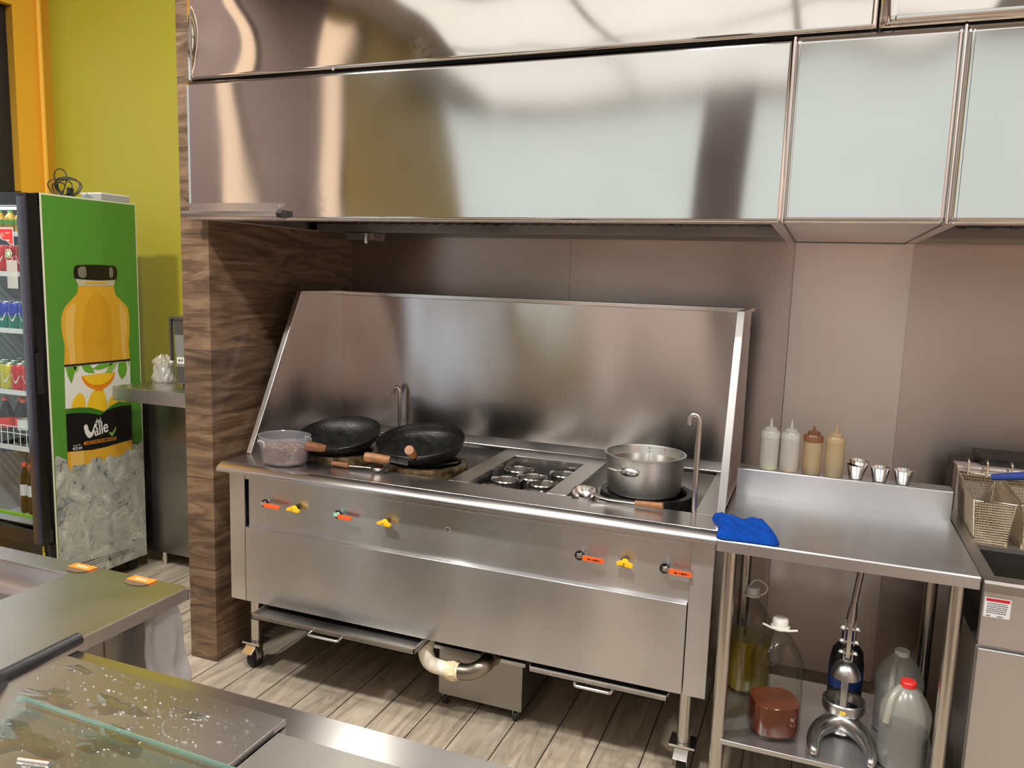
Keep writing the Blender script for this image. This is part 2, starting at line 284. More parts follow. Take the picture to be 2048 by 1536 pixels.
# ------------------------------------------------------------------ mesh helpers
LOC = {}
class MB:
    def __init__(s): s.v = []; s.f = []; s.m = []; s.cm = 0
    def add(s, vs, fs):
        k = len(s.v); s.v += [tuple(v) for v in vs]; s.f += [[i+k for i in f] for f in fs]; s.m += [s.cm]*len(fs); return s
    def box(s, x0, x1, y0, y1, z0, z1):
        return s.add([(x, y, z) for x in (x0, x1) for y in (y0, y1) for z in (z0, z1)], [(0, 1, 3, 2), (4, 6, 7, 5), (0, 4, 5, 1), (2, 3, 7, 6), (0, 2, 6, 4), (1, 5, 7, 3)])
    def prism(s, poly, axis, a0, a1):
        """poly in the two other axes (x: (y,z); y: (x,z); z: (x,y))"""
        def P(p, a): return (a, p[0], p[1]) if axis == 'x' else (p[0], a, p[1]) if axis == 'y' else (p[0], p[1], a)
        n = len(poly)
        return s.add([P(p, a0) for p in poly]+[P(p, a1) for p in poly], [list(range(n)), list(range(2*n-1, n-1, -1))]+[(i, i+n, (i+1) % n+n, (i+1) % n) for i in range(n)])
    def face(s, pts): return s.add(pts, [list(range(len(pts)))])
    def tube(s, pts, r, seg=12, closed=False, caps=True):
        pts = [Vector(p) for p in pts]; n = len(pts); rs = r if isinstance(r, (list, tuple)) else [r]*n
        vs = []; fs = []; prev = None
        for i, p in enumerate(pts):
            if closed: t = (pts[(i+1) % n]-pts[i-1])
            else: t = pts[min(i+1, n-1)]-pts[max(i-1, 0)]
            t.normalize()
            if prev is None:
                a = Vector((0, 0, 1)) if abs(t.z) < .9 else Vector((1, 0, 0)); u = t.cross(a).normalized()
            else: u = (prev-t*prev.dot(t)).normalized()
            prev = u; w = t.cross(u)
            for k in range(seg): vs.append(p+(u*cos(2*pi*k/seg)+w*sin(2*pi*k/seg))*rs[i])
        m = n if closed else n-1
        for i in range(m):
            for k in range(seg):
                j = (i+1) % n; fs.append((i*seg+k, i*seg+(k+1) % seg, j*seg+(k+1) % seg, j*seg+k))
        if caps and not closed: fs += [list(range(seg))[::-1], list(range((n-1)*seg, n*seg))]
        return s.add(vs, fs)
    def lathe(s, prof, c=(0, 0, 0), seg=32, M=None, sx=1, sy=1):
        vs = []; fs = []; n = len(prof); M = M or Matrix.Identity(3); c = Vector(c)
        for (r, z) in prof:
            for k in range(seg): vs.append(c+M @ Vector((max(r, 1e-5)*cos(2*pi*k/seg)*sx, max(r, 1e-5)*sin(2*pi*k/seg)*sy, z)))
        for i in range(n-1):
            for k in range(seg): fs.append((i*seg+k, i*seg+(k+1) % seg, (i+1)*seg+(k+1) % seg, (i+1)*seg+k))
        return s.add(vs, fs)
    def cyl(s, c, r, h, seg=24, M=None): return s.lathe([(0, 0), (r, 0), (r, h), (0, h)], c, seg, M)
    def grid(s, fn, nu, nv):
        vs = [fn(i/nu, j/nv) for i in range(nu+1) for j in range(nv+1)]
        return s.add(vs, [(i*(nv+1)+j, (i+1)*(nv+1)+j, (i+1)*(nv+1)+j+1, i*(nv+1)+j+1) for i in range(nu) for j in range(nv)])
    def text(s, body, size, M, bold=0, shear=0, align='LEFT', space=1):
        cu = bpy.data.curves.new('t', 'FONT'); cu.body = body; cu.size = size; cu.offset = bold; cu.shear = shear; cu.align_x = align; cu.space_character = space
        ob = bpy.data.objects.new('t', cu); COL.objects.link(ob); bpy.context.view_layer.update()
        me = ob.to_mesh(); s.add([M @ v.co for v in me.vertices], [list(p.vertices) for p in me.polygons]); ob.to_mesh_clear()
        bpy.data.objects.remove(ob); return s
    def build(s, name, mats, parent=None, bevel=0, ang=35, solid=0, sub=0, merge=True, bseg=2):
        mats = [mats] if isinstance(mats, str) else mats
        L = LOC.get(parent.name, Vector()) if parent else Vector()
        me = bpy.data.meshes.new(name); me.from_pydata([Vector(v)-L for v in s.v], [], s.f)
        for m in mats: me.materials.append(MATS[m])
        for p, k in zip(me.polygons, s.m): p.material_index = k
        bm = bmesh.new(); bm.from_mesh(me)
        if merge:
            bmesh.ops.remove_doubles(bm, verts=bm.verts, dist=1e-5)
            bmesh.ops.recalc_face_normals(bm, faces=bm.faces)
        for f in bm.faces: f.smooth = True
        if not bevel:
            for e in bm.edges:
                if len(e.link_faces) == 2 and e.calc_face_angle(0) > R(ang): e.smooth = False
        bm.to_mesh(me); bm.free()
        o = bpy.data.objects.new(name, me); COL.objects.link(o)
        if parent: o.parent = parent; LOC[o.name] = L
        else: LOC[o.name] = Vector()
        if solid: md = o.modifiers.new('t', 'SOLIDIFY'); md.thickness = solid; md.offset = 0
        if bevel: md = o.modifiers.new('b', 'BEVEL'); md.width = bevel; md.segments = bseg; md.limit_method = 'ANGLE'; md.angle_limit = R(35); md.harden_normals = True
        if sub: md = o.modifiers.new('s', 'SUBSURF'); md.levels = sub; md.render_levels = sub
        return o
def box(*a): return MB().box(*a)
def tag(o, label=None, cat=None, group=None, kind=None):
    if label: o['label'] = label
    if cat: o['category'] = cat
    if group: o['group'] = group
    if kind: o['kind'] = kind
    return o
def thing(name, label, cat, loc, group=None):
    o = bpy.data.objects.new(name, None); COL.objects.link(o); o.location = loc; o.empty_display_size = .05
    LOC[o.name] = Vector(loc); return tag(o, label, cat, group)
def single(o, label, cat, loc, group=None):
    """re-centre a one-mesh thing on its base point"""
    L = Vector(loc)
    for v in o.data.vertices: v.co -= L
    o.location = L; return tag(o, label, cat, group)
def dup(root, loc, label=None, group=None, rz=0):
    r = root.copy(); COL.objects.link(r); r.location = loc; r.rotation_euler = (0, 0, rz)
    if label: r['label'] = label
    if group: r['group'] = group
    for ch in list(root.children):
        c = ch.copy(); COL.objects.link(c); c.parent = r
        for g in list(ch.children):
            d = g.copy(); COL.objects.link(d); d.parent = c
    return r
def struct(name, mb, mat, bevel=0, parent=None):
    o = mb.build(name, mat, parent, bevel=bevel)
    if not parent: o['kind'] = 'structure'
    return o
def bend(pts, n=6, r=.02):
    """round the inner corners of a polyline"""
    P = [Vector(p) for p in pts]; out = [P[0]]
    for i in range(1, len(P)-1):
        a = (P[i-1]-P[i]); b = (P[i+1]-P[i]); k = min(r, a.length*.49, b.length*.49); a.normalize(); b.normalize()
        A = P[i]+a*k; B = P[i]+b*k
        for j in range(n+1):
            t = j/n; out.append(A*(1-t)**2+P[i]*2*t*(1-t)+B*t*t)
    return out+[P[-1]]
def wavy(x, z, k):
    return .0
rnd = random.Random(7)

# ------------------------------------------------------------------ room
struct('floor', box(-2.2, 4.8, -8, .3, -.05, 0), 'floor_planks')
struct('ceiling', box(-2.2, 4.8, -8, .3, CEIL, CEIL+.08), 'ceiling_paint')
XL, YB = -1.915, -6.9
# steel clad back wall with its upright cover, and the lime painted part left of the wooden partition
struct('wall_back', MB().box(0, 1.0825, .0, .2, 0, CEIL).box(1.0845, 4.8, .0, .2, 0, CEIL).box(1.08, 1.09, .003, .19, 0, CEIL), 'steel_wall')
struct('trim_1', box(1.985, 2.394, -.03, -.0005, 0, 1.698), 'steel_post', bevel=.002)
struct('wall_back_left', box(XL-.1, -.128, .0, .2, 0, CEIL), 'lime_paint')
# wooden partition
pw = MB().box(-.128, 0, -.955, .2, 0, CEIL)
struct('wall_partition', pw, 'wood_planks', bevel=.0015)
# left wall: orange with a window, then glazed openings and olive wall further back
wl = MB(); T = .22
wl.box(XL-T, XL, -.213, 0, 0, CEIL).box(XL-T, XL, -1.7, -.213, 2.84, CEIL).box(XL-T, XL, -1.7, -.213, 0, .5)
struct('wall_left', wl, 'orange_paint')
wl = MB().box(XL-T, XL, -3.35, -1.7, 0, CEIL).box(XL-T, XL, -4.53, -3.65, 0, CEIL).box(XL-T, XL, -3.65, -3.35, 3.6, CEIL).box(XL-T, XL, -3.65, -3.35, 0, .3)
struct('wall_left_2', wl, 'wall_mauve')
struct('wall_left_3', MB().box(XL-T, XL, -6.9, -4.95, 1.95, CEIL).box(XL-T, XL, -6.9, -6.25, 0, 1.95).box(XL-T, XL, -4.95, -4.53, 3.7, CEIL), 'olive_paint')
w5 = struct('window_5', MB().box(XL-.1, XL-.04, -6.25, -6.20, 0, 1.95).box(XL-.1, XL-.04, -4.98, -4.94, 0, 1.95).box(XL-.1, XL-.04, -5.6, -5.56, 0, 1.95), 'window_frame')
MB().box(XL-.08, XL-.06, -6.20, -4.98, .02, 1.95).build('pane', 'daylight_blue', w5)
struct('trim_3', box(XL+.01, -.9, YB, YB+.04, 0, 1.62), 'olive_paint')
w1 = MB().box(XL-.10, XL-.048, -1.7, -.213, .5, .56).box(XL-.10, XL-.048, -1.7, -.213, 2.78, 2.84).box(XL-.10, XL-.048, -.300, -.213, .56, 2.78).box(XL-.10, XL-.048, -1.7, -1.62, .56, 2.78)
w1o = struct('window_1', w1, 'window_frame')
MB().box(XL-.09, XL-.07, -1.62, -.30, .56, 2.78).build('pane', 'daylight', w1o)
w2 = struct('window_2', MB().box(XL-.1, XL-.04, -3.65, -3.62, .3, 3.6).box(XL-.1, XL-.04, -3.38, -3.35, .3, 3.6), 'window_frame')
MB().box(XL-.08, XL-.06, -3.62, -3.38, .3, 3.6).build('pane', 'lamp_warm', w2)
d1 = struct('door_1', MB().box(XL-.1, XL-.04, -4.58, -4.53, 0, 3.7).box(XL-.1, XL-.04, -4.95, -4.90, 0, 3.7).box(XL-.1, XL-.04, -4.9, -4.58, 1.98, 2.04), 'window_frame')
MB().box(XL-.08, XL-.06, -4.9, -4.58, .02, 1.98).build('pane', 'daylight_blue', d1)
MB().box(XL-.08, XL-.06, -4.9, -4.58, 2.04, 3.7).build('pane', 'lamp_warm', d1)
# far side of the room (behind the camera): brown dado, tall clerestory windows between piers
wf = MB().box(XL-T, 4.8, YB-.2, YB, 0, 1.62).box(XL-T, 4.8, YB-.2, YB, 3.72, CEIL).box(.86, 1.38, YB-.2, YB, 1.62, 3.72).box(XL-T, XL, YB-.2, YB, 1.62, 3.72)
struct('wall_front', wf, 'wall_taupe')
struct('trim_2', box(.86, 1.38, YB-.0, YB+.06, 0, CEIL), 'wall_brown')
w3 = struct('window_3', MB().box(XL, .86, YB-.12, YB-.06, 1.62, 1.66).box(XL, .86, YB-.12, YB-.06, 3.68, 3.72), 'window_frame')
MB().box(XL, .86, YB-.1, YB-.08, 1.66, 3.68).build('pane', 'daylight', w3)
w4 = struct('window_4', MB().box(1.38, 4.7, YB-.12, YB-.06, 1.62, 1.66).box(1.38, 4.7, YB-.12, YB-.06, 3.68, 3.72), 'window_frame')
MB().box(1.38, 4.7, YB-.1, YB-.08, 1.66, 3.68).build('pane', 'daylight', w4)
struct('wall_right', box(4.6, 4.8, YB, 0, 0, CEIL), 'wall_taupe')
# painted service pipe in the corner
p = MB().tube([(XL+.02, -.075, 0), (XL+.02, -.075, CEIL)], .014, 12).build('wall_pipe', 'orange_paint')
tag(p, 'orange painted vertical service pipe on the orange wall', 'pipe')
for i, (lx, ly, pw_) in enumerate(LAMPS):
    t = thing('ceiling_light', ['round flush ceiling light left behind the camera', 'round flush ceiling light at the middle of the room', 'round flush ceiling light over the fryer side', 'round flush ceiling light over the prep counter'][i], 'ceiling light', (lx, ly, CEIL), 'ceiling lights')
    MB().lathe([(.15, 0), (.17, 0), (.17, -.035), (.15, -.035), (.15, 0)], (lx, ly, CEIL-.0005), 32).build('rim', 'white_plastic', t)
    MB().lathe([(0, -.02), (.149, -.02)], (lx, ly, CEIL), 32).build('diffuser', 'lamp_cover', t)
    ld = bpy.data.lights.new('bulb', 'AREA'); ld.shape = 'DISK'; ld.size = .28; ld.energy = pw_; ld.color = (1, .965, .92)
    lo = bpy.data.objects.new('bulb', ld); COL.objects.link(lo); lo.parent = t; lo.location = (0, 0, -.04)

for i in range(3):  # unseen glowing panels, added so the upper hood mirrors a bright ceiling
    for j in range(3):
        a, b = -1.36+i*1.55, -6.78+j*1.20
        t = thing('added_light_panel', 'large square glowing panel added unseen at the ceiling behind the camera', 'light panel', (a+.77, b+.6, CEIL), 'added ceiling glow panels')
        MB().box(a, a+1.54, b, b+.02, CEIL-.03, CEIL-.001).box(a, a+1.54, b+1.17, b+1.19, CEIL-.03, CEIL-.001).box(a, a+.02, b+.02, b+1.17, CEIL-.03, CEIL-.001).box(a+1.52, a+1.54, b+.02, b+1.17, CEIL-.03, CEIL-.001).build('frame', 'white_plastic', t)
        MB().box(a+.02, a+1.52, b+.02, b+1.17, CEIL-.02, CEIL-.012).build('diffuser', 'added_panel_glow', t)

# ------------------------------------------------------------------ exhaust hood
HY, HZ, HS = -1.0, 1.70, 2.174
def hood_panel(x0, x1, z0, z1, nx, nz, fn):
    """slightly buckled sheet, 12 mm thick, front face as a fine grid"""
    mb = MB()
    mb.grid(lambda u, v: (x0+(x1-x0)*u, HY+fn(x0+(x1-x0)*u, z0+(z1-z0)*v), z0+(z1-z0)*v), nx, nz)
    return mb
def edge0(t, w): return min(1, t/w)
def _g(x):
    return .026*math.exp(-((x-.16)/.20)**2)+.006*math.exp(-((x-.6)/.25)**2)+.024*math.exp(-((x-.98)/.20)**2)-.009*(1 if x > 1.35 else 0)
_G = [0]
for i_ in range(220): _G.append(_G[-1]+_g(-.05+i_*.01)*.01)
def _GG(x):
    t = (x+.05)*100; i_ = max(0, min(218, int(t))); return _G[i_]+(_G[i_+1]-_G[i_])*(t-i_)
def warp_low(x, z):
    y = -_GG(x)*((1.937-z)/.47)
    y += -.07*(x-.22)**2*math.exp(-((x-.22)/.16)**2)*max(0, min(1, (2.0-z)/.22))
    return y
def warp_up(x, z):
    k = edge0(x+.03, .02)
    d2 = ((x+.012)/.11)**2+((z-2.325)/.07)**2
    y = .0085*math.exp(-d2)
    y += .0032*sin((z-2.17)*13)*math.exp(-((x-.12)/.16)**2)
    y += .0016*sin(x*9+1.2+z*6)*math.exp(-((x-.5)/.5)**2)
    y += -_GG(x)*((2.3-z)/.6)*.8
    return y*k*.9
hood = thing('exhaust_hood', 'long stainless steel exhaust hood with tall front panels over the wok range', 'exhaust hood', (0, -.5, HZ))
hood_panel(-.04, 1.976, HZ, HS-.002, 150, 40, warp_low).build('front_panel', 'steel_hood', hood, merge=False, solid=.004)
hood_panel(1.981, 2.367, HZ, HS-.002, 30, 30, lambda x, z: .0012*sin((x-1.98)*16)*sin((z-1.7)*6.6)).build('front_panel', 'steel_hood', hood, merge=False, solid=.004)
hood_panel(2.372, 3.9, HZ, HS-.002, 60, 30, lambda x, z: .0009*sin((x-2.37)*5)).build('front_panel', 'steel_hood', hood, merge=False, solid=.004)
hood_panel(-.03, 2.169, HS+.006, 3.3, 150, 90, warp_up).build('upper_panel', 'steel_upper', hood, merge=False, solid=.004)
hood_panel(2.175, 3.9, HS+.006, 3.3, 40, 40, lambda x, z: .0012*sin((x-2.17)*8)*sin(z*5)).build('upper_panel', 'steel_upper', hood, merge=False, solid=.004)
MB().box(-.03, 3.9, HY+.014, HY+.02, HZ+.02, 3.3).build('backing', 'black_matte', hood)
for sx_ in (1.9785, 2.3695): MB().tube([(sx_, HY-.003, HZ), (sx_, HY-.003, HS)], .004, 8).build('seam_bead', 'steel_edge', hood)
for (sx_, sz_) in ((-.012, 2.325), (1.02, 2.41), (.565, 2.179)):
    MB().lathe([(0, .0025), (.004, .0018), (.005, 0)], (sx_, HY+(.004 if sx_ < 0 else -.003), sz_), 12, Matrix.Rotation(R(90), 3, 'X')).build('screw', 'chrome', hood)
# canopies: hollow underside with rim, filter bank and grease rail
for x0, x1 in ((-.0+.004, 1.9785), (2.3695, 3.9)):
    cm = MB()
    cm.box(x0, x1, HY+.004, HY+.045, HZ-.001, HZ+.004).box(x0, x0+.03, HY+.045, -.002, HZ-.001, HZ+.004).box(x1-.03, x1, HY+.045, -.002, HZ-.001, HZ+.004)
    cm.build('rim', 'steel_post', hood)
    MB().box(x0, x0+.004, HY+.02, -.002, HZ+.004, 2.16).box(x1-.004, x1, HY+.02, -.002, HZ+.004, 2.16).box(x0, x1, HY+.02, -.002, 2.15, 2.16).build('canopy_shell', 'steel_dull', hood)
    MB().box(x0+.03, x1-.03, -.33, -.015, HZ-.002, HZ+.002).box(x0+.03, x1-.03, -.335, -.325, HZ+.002, HZ+.035).build('grease_rail', 'steel_dull', hood)
    n = int((x1-x0-.06)/.38); w = (x1-x0-.06)/n
    for k in range(n):
        a = x0+.03+k*w+.004; b = a+w-.008; fm = MB()
        fm.prism([(-.34, HZ+.036), (-.33, HZ+.045), (-.80, 2.13), (-.81, 2.12)], 'x', a, b)
        for j in range(7):
            xx = a+.02+(b-a-.04)*j/6; fm.prism([(-.345, HZ+.03), (-.335, HZ+.04), (-.80, 2.12), (-.81, 2.11)], 'x', xx-.012, xx+.012)
        fm.build('baffle_filter', 'steel_dark', hood)
# flat filler between the canopies
MB().box(1.9805, 2.367, HY+.004, -.001, HZ-.001, HZ+.003).build('soffit_panel', 'steel_post', hood)
MB().box(1.983, 2.365, -.034, -.0305, HZ-.006, HZ-.001).box(1.9835, 1.987, HY+.01, -.03, HZ-.004, HZ-.001).box(2.36, 2.3635, HY+.01, -.03, HZ-.004, HZ-.001).build('soffit_bead', 'steel_dark', hood)
# bracket strip at the lower left corner
br = MB().box(-.036, .376, HY-.006, HY-.003, 1.727, 1.757)
br.prism([(HY-.006, 1.728), (HY-.030, 1.727), (HY-.034, 1.718), (HY-.030, 1.710), (HY-.006, 1.710)], 'x', -.05, .362)
bro = br.build('lip_bracket', 'steel_edge', hood)
MB().box(-.038, .378, HY-.016, HY-.0025, 1.700, 1.7095).build('lower_flange', 'steel_edge', hood)
MB().prism([(HY-.004, 1.730), (HY-.032, 1.732), (HY-.040, 1.72), (HY-.034, 1.706), (HY-.004, 1.705)], 'x', .363, .385).build('end_cap', 'black_plastic', hood)
for sx_ in (-.018, .352):
    MB().lathe([(0, .003), (.004, .002), (.005, 0)], (sx_, HY-.006, 1.745), 12, Matrix.Rotation(R(90), 3, 'X')).build('screw', 'chrome', hood)
# grease cup under the rail
gc = MB().box(.175, .315, -.335, -.24, 1.664, 1.699).box(.170, .318, -.34, -.235, 1.688, 1.6975)
gc.build('grease_cup', 'steel_dull', hood, bevel=.003)
MB().cyl((.285, -.344, 1.652), .009, .042, 16).build('cup_plug', 'chrome', hood)

# ------------------------------------------------------------------ wok range
rg = thing('wok_range', 'stainless steel wok range with tall slanted backsplash standing on casters', 'range', (.99, -.62, 0))
RX0, RX1, RY, CZ = .11, 1.864, -.995, .833
MB().box(RX0, .177, RY, RY+.05, .302, .806).box(RX0, RX0+.004, RY+.05, -.25, .302, .806).build('corner_post', 'steel_edge', rg, bevel=.003)
MB().box(1.796, RX1, RY, RY+.05, .302, .806).box(RX1-.004, RX1, RY+.05, -.25, .302, .806).build('corner_post', 'steel_range', rg, bevel=.003)
MB().box(.179, 1.794, RY-.001, RY+.02, .302, .588).build('lower_panel', 'steel_range', rg, bevel=.003)
MB().box(.186, 1.794, RY+.014, RY+.03, .588, .768).build('control_panel', 'steel_range', rg)
MB().box(.177, 1.796, RY+.004, RY+.03, .768, .806).build('apron', 'steel_range', rg, bevel=.002)
MB().box(.179, 1.794, RY+.03, -.26, .31, .33).box(.12, 1.85, -.262, -.25, .33, .80).build('underframe', 'dark_cavity', rg)
# top with openings
tp = MB()
tp.box(.098, 1.872, -1.0185, -.873, CZ-.012, CZ)
MB().prism([(-1.019, CZ), (-1.024, CZ-.001), (-1.048, CZ-.018), (-1.050, CZ-.022), (-1.050, CZ-.031), (-1.019, CZ-.031)], 'x', .098, 1.872).build('front_lip', 'steel_edge', rg, bevel=.0015)
for a, b in ((.11, .182), (.945, 1.017), (1.300, 1.370), (1.782, 1.864)):
    tp.box(a, b, -.873, -.315, CZ-.012, CZ)
tp.box(.11, 1.864, -.315, -.275, CZ-.012, CZ)
tp.box(1.017, 1.300, -.415, -.315, CZ-.012, CZ)
tp.prism([(-.29, CZ), (-.262, CZ+.03), (-.25, CZ+.03), (-.25, CZ-.01), (-.29, CZ-.01)], 'x', .115, 1.86)
tp.build('top', 'steel_top', rg, bevel=.0015)
def well(x0, x1, y0, y1, depth, mwall, mfloor):
    w = MB(); t = .003; zb = CZ-depth
    w.box(x0-t, x0, y0, y1, zb, CZ-.012).box(x1, x1+t, y0, y1, zb, CZ-.012).box(x0, x1, y0-t, y0, zb, CZ-.012).box(x0, x1, y1, y1+t, zb, CZ-.012)
    o = w.build('well', mwall, rg); MB().box(x0, x1, y0, y1, zb-t, zb).build('well_floor', mfloor, rg)
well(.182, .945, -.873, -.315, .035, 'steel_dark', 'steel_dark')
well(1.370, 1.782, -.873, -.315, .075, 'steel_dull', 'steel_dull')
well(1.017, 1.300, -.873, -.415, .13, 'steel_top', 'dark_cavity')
# backsplash and wings
MB().box(.115, 1.859, -.262, -.25, CZ, 1.432).build('backsplash', 'steel_splash', rg)
MB().box(.118, 1.862, -.268, -.245, 1.428, 1.447).build('splash_rail', 'steel_edge', rg, bevel=.003)
for (x, yt, yb, s) in ((.112, -.565, -.885, 1), (1.860, -.665, -.872, -1)):
    a = x; b = x+.006*s
    MB().prism([(-.252, CZ), (-.252, 1.44), (yt, 1.44), (yb, CZ)], 'x', min(a, b), max(a, b)).build('side_wing', 'steel_splash', rg)
    d = Vector((0, yb-yt, CZ-1.447)).normalized(); nrm = Vector((0, -d.z, d.y)); 
    if nrm.y > 0: nrm = -nrm
    fl = MB(); q = [Vector((0, yt, 1.447)), Vector((0, yb, CZ+.002))]
    A, B = q; w2_ = .016
    x_a, x_b = (x-.012, x+.010) if s > 0 else (x-.012, x+.012)
    P = [A+nrm*.004, B+nrm*.004, B-nrm*w2_*.5, A-nrm*w2_*.5]
    fl.prism([(p_.y, p_.z) for p_ in P], 'x', x_a, x_b)
    fl.box(x_a, x_b, yt-.002, -.25, 1.436, 1.448)
    fl.build('wing_flange', 'steel_edge', rg, bevel=.0015)
# legs with casters
def caster(mbparent, x, y, r=.036, chrome=True):
    lg = MB().tube([(x, y, .105), (x, y, .31)], .021, 20).build('leg', 'tube_steel', mbparent)
    MB().box(x-.04, x+.04, y-.035, y+.035, .097, .104).build('caster_plate', 'chrome', lg)
    f = MB()
    f.box(x-.022, x+.022, y-.03, y+.02, .084, .097)
    for sx_ in (-.019, .016): f.prism([(y-.03, .09), (y+.02, .09), (y+.005, .028), (y-.018, .028)], 'x', x+sx_, x+sx_+.003)
    f.prism([(y-.062, .072), (y-.03, .094), (y-.025, .088), (y-.055, .064)], 'x', x-.022, x+.022)
    f.build('caster_fork', 'chrome', lg, bevel=.001)
    M = Matrix.Rotation(R(90), 3, 'Y')
    MB().lathe([(0, -.013), (.026, -.014), (r-.003, -.013), (r, -.008), (r, .008), (r-.003, .013), (.026, .014), (0, .013)], (x, y-.008, r), 28, M).build('caster_wheel', 'rubber', lg)
caster(rg, .150, -.905); caster(rg, 1.797, -.905); caster(rg, .150, -.33); caster(rg, 1.797, -.33)
# drip trays
def tray(x0, x1, y0, z1, h, hx0, hx1, mat='steel_range'):
    t = MB(); y1 = y0+.60
    t.box(x0, x1, y0, y0+.003, z1-h, z1).box(x0, x0+.003, y0, y1, z1-h, z1).box(x1-.003, x1, y0, y1, z1-h, z1).box(x0, x1, y0, y1, z1-h, z1-h+.003).box(x0, x1, y1-.003, y1, z1-h, z1)
    o = t.build('drip_tray', mat, rg)
    zc = z1-h*.55
    MB().tube(bend([(hx0, y0, zc), (hx0, y0-.035, zc-.002), (hx1, y0-.035, zc-.002), (hx1, y0, zc)], r=.012), .0045, 10).build('tray_handle', 'chrome', o)
tray(.262, .925, -1.068, .298, .022, .528, .650, 'steel_dull')  # darker steel stands in for the shade inside this tray under the range
tray(1.306, 1.753, -1.000, .290, .020, 1.468, 1.588)
# burner rings
def ring(cx, cy, r, z0, z1, mat):
    MB().lathe([(r-.02, z0), (r, z0), (r+.004, (z0+z1)/2), (r, z1), (r-.02, z1), (r-.025, z1-.008), (r-.02, z0)], (cx, cy, 0), 40).build('burner_ring', mat, rg)
    b = MB()
    for k in range(4):
        a = pi/4+k*pi/2; b.tube([(cx+cos(a)*.03, cy+sin(a)*.03, z1-.02), (cx+cos(a)*(r-.015), cy+sin(a)*(r-.015), z1-.012)], .006, 8)
    b.build('burner_grate', 'cast_iron', rg)
ring(.415, -.705, .135, CZ-.035, CZ+.014, 'burnt_ring'); ring(.785, -.715, .145, CZ-.035, CZ+.014, 'burnt_ring'); ring(1.592, -.665, .155, CZ-.075, CZ-.004, 'cast_iron')
# valves and knobs
MX = Matrix.Rotation(R(90), 3, 'X')
def lever(x, z, tape=False, L=.075, marks=False):
    v = MB().lathe([(0, .0005), (.0145, .0005), (.0145, .004)], (x-.005, RY+.0135, z-.006), 24, MX).build('valve_hole', 'black_matte', rg)
    st = MB().cyl((x, RY+.012, z), .006, .020, 12, MX).box(x-.008, x+.008, RY-.010, RY-.004, z-.007, z+.007)
    st.lathe([(0, .0055), (.004, .0055), (.0045, 0)], (x, RY-.010, z), 6, MX)
    st.prism([(x, z+.006), (x+.012, z+.006), (x+.020, z+.007), (x+.020, z-.003), (x+.008, z-.004), (x, z-.006)], 'y', RY-.0145, RY-.0125)
    st.build('valve_stem', 'chrome' if not tape else 'teal_tape', rg, bevel=.0006)
    z += .005
    g = MB().prism([(x+.014, z+.001), (x+.014+L*.85, z-.002), (x+.014+L*.9, z-.009), (x+.014+L*.85, z-.014), (x+.015, z-.013)], 'y', RY-.020, RY-.011)
    mats = ['orange_grip']
    if marks:
        g.cm = 1; mats = ['orange_grip', 'ink_black']; zz = z-.007
        for a, b, h in ((.030, .038, .004), (.042, .048, .002), (.050, .056, .006), (.058, .064, .005), (.067, .071, .003)): g.box(x+a, x+b, RY-.0205, RY-.0198, zz-h/2, zz+h/2)
    g.build('valve_handle', mats, rg, bevel=.0008 if not marks else 0)
lever(.264, .690); lever(.577, .692, True, .060); lever(1.459, .686, marks=True); lever(1.724, .688, marks=True)
def knob(x, z):
    z += .002
    MB().lathe([(0, .0005), (.0135, .0005), (.0135, .004)], (x-.006, RY+.0135, z-.006), 20, MX).build('valve_hole', 'black_matte', rg)
    k = MB().lathe([(0, 0), (.0125, 0), (.0125, .006), (.010, .010), (0, .010)], (x, RY+.0, z), 20, MX)
    k.prism([(x-.024, z+.002), (x-.012, z+.007), (x+.010, z+.006), (x+.026, z-.001), (x+.026, z-.009), (x+.006, z-.008), (x-.010, z-.005), (x-.024, z-.006)], 'y', RY-.018, RY-.004)
    o = k.build('valve_knob', 'yellow_knob', rg, bevel=.0008)
    MB().lathe([(0, .0015), (.003, .0015), (.003, 0)], (x, RY-.018, z), 10, MX).build('knob_screw', 'chrome', o)
knob(.400, .686); knob(.770, .689); knob(1.602, .684)
MB().lathe([(.006, 0), (.010, .001), (.011, 0)], (.998, RY+.0135, .695), 20, MX).lathe([(0, .0008), (.006, .0008)], (.998, RY+.0135, .695), 20, MX).build('plugged_hole', 'steel_edge', rg)
# swan neck water taps
def tap(x, y, z0, z1, r, hx, mat='tube_steel'):
    pts = [(x, y, z0), (x, y, z1-.022)]; n = 10
    for k in range(1, n+1):
        a = pi*k/n; pts.append((x-hx/2+cos(a)*hx/2, y-abs(sin(a))*.0, z1-.022+sin(a)*.022))
    pts.append((x-hx, y, z1-.034)); MB().tube(pts, r, 14).build('water_tap', mat, rg)
tap(.432, -.30, CZ, 1.045, .0085, .03); tap(1.778, -.862, CZ-.075, 1.136, .0085, .030)
# drain pipe: white elbow, nut and old metal elbow into the grease box
MB().tube(bend([(.897, -.92, .272), (.905, -.95, .236), (.925, -.95, .192), (1.005, -.95, .186)], 8, .05), .027, 20).tube([(.897, -.918, .275), (.902, -.945, .245)], .031, 20).build('drain_elbow', 'pvc', rg)
MB().tube([(.998, -.95, .1865), (1.012, -.95, .187)], .0325, 20).tube([(1.012, -.95, .187), (1.030, -.95, .188)], .036, 8).tube([(1.030, -.95, .188), (1.041, -.95, .189)], .031, 20).build('pipe_nut', 'cream_nut', rg)

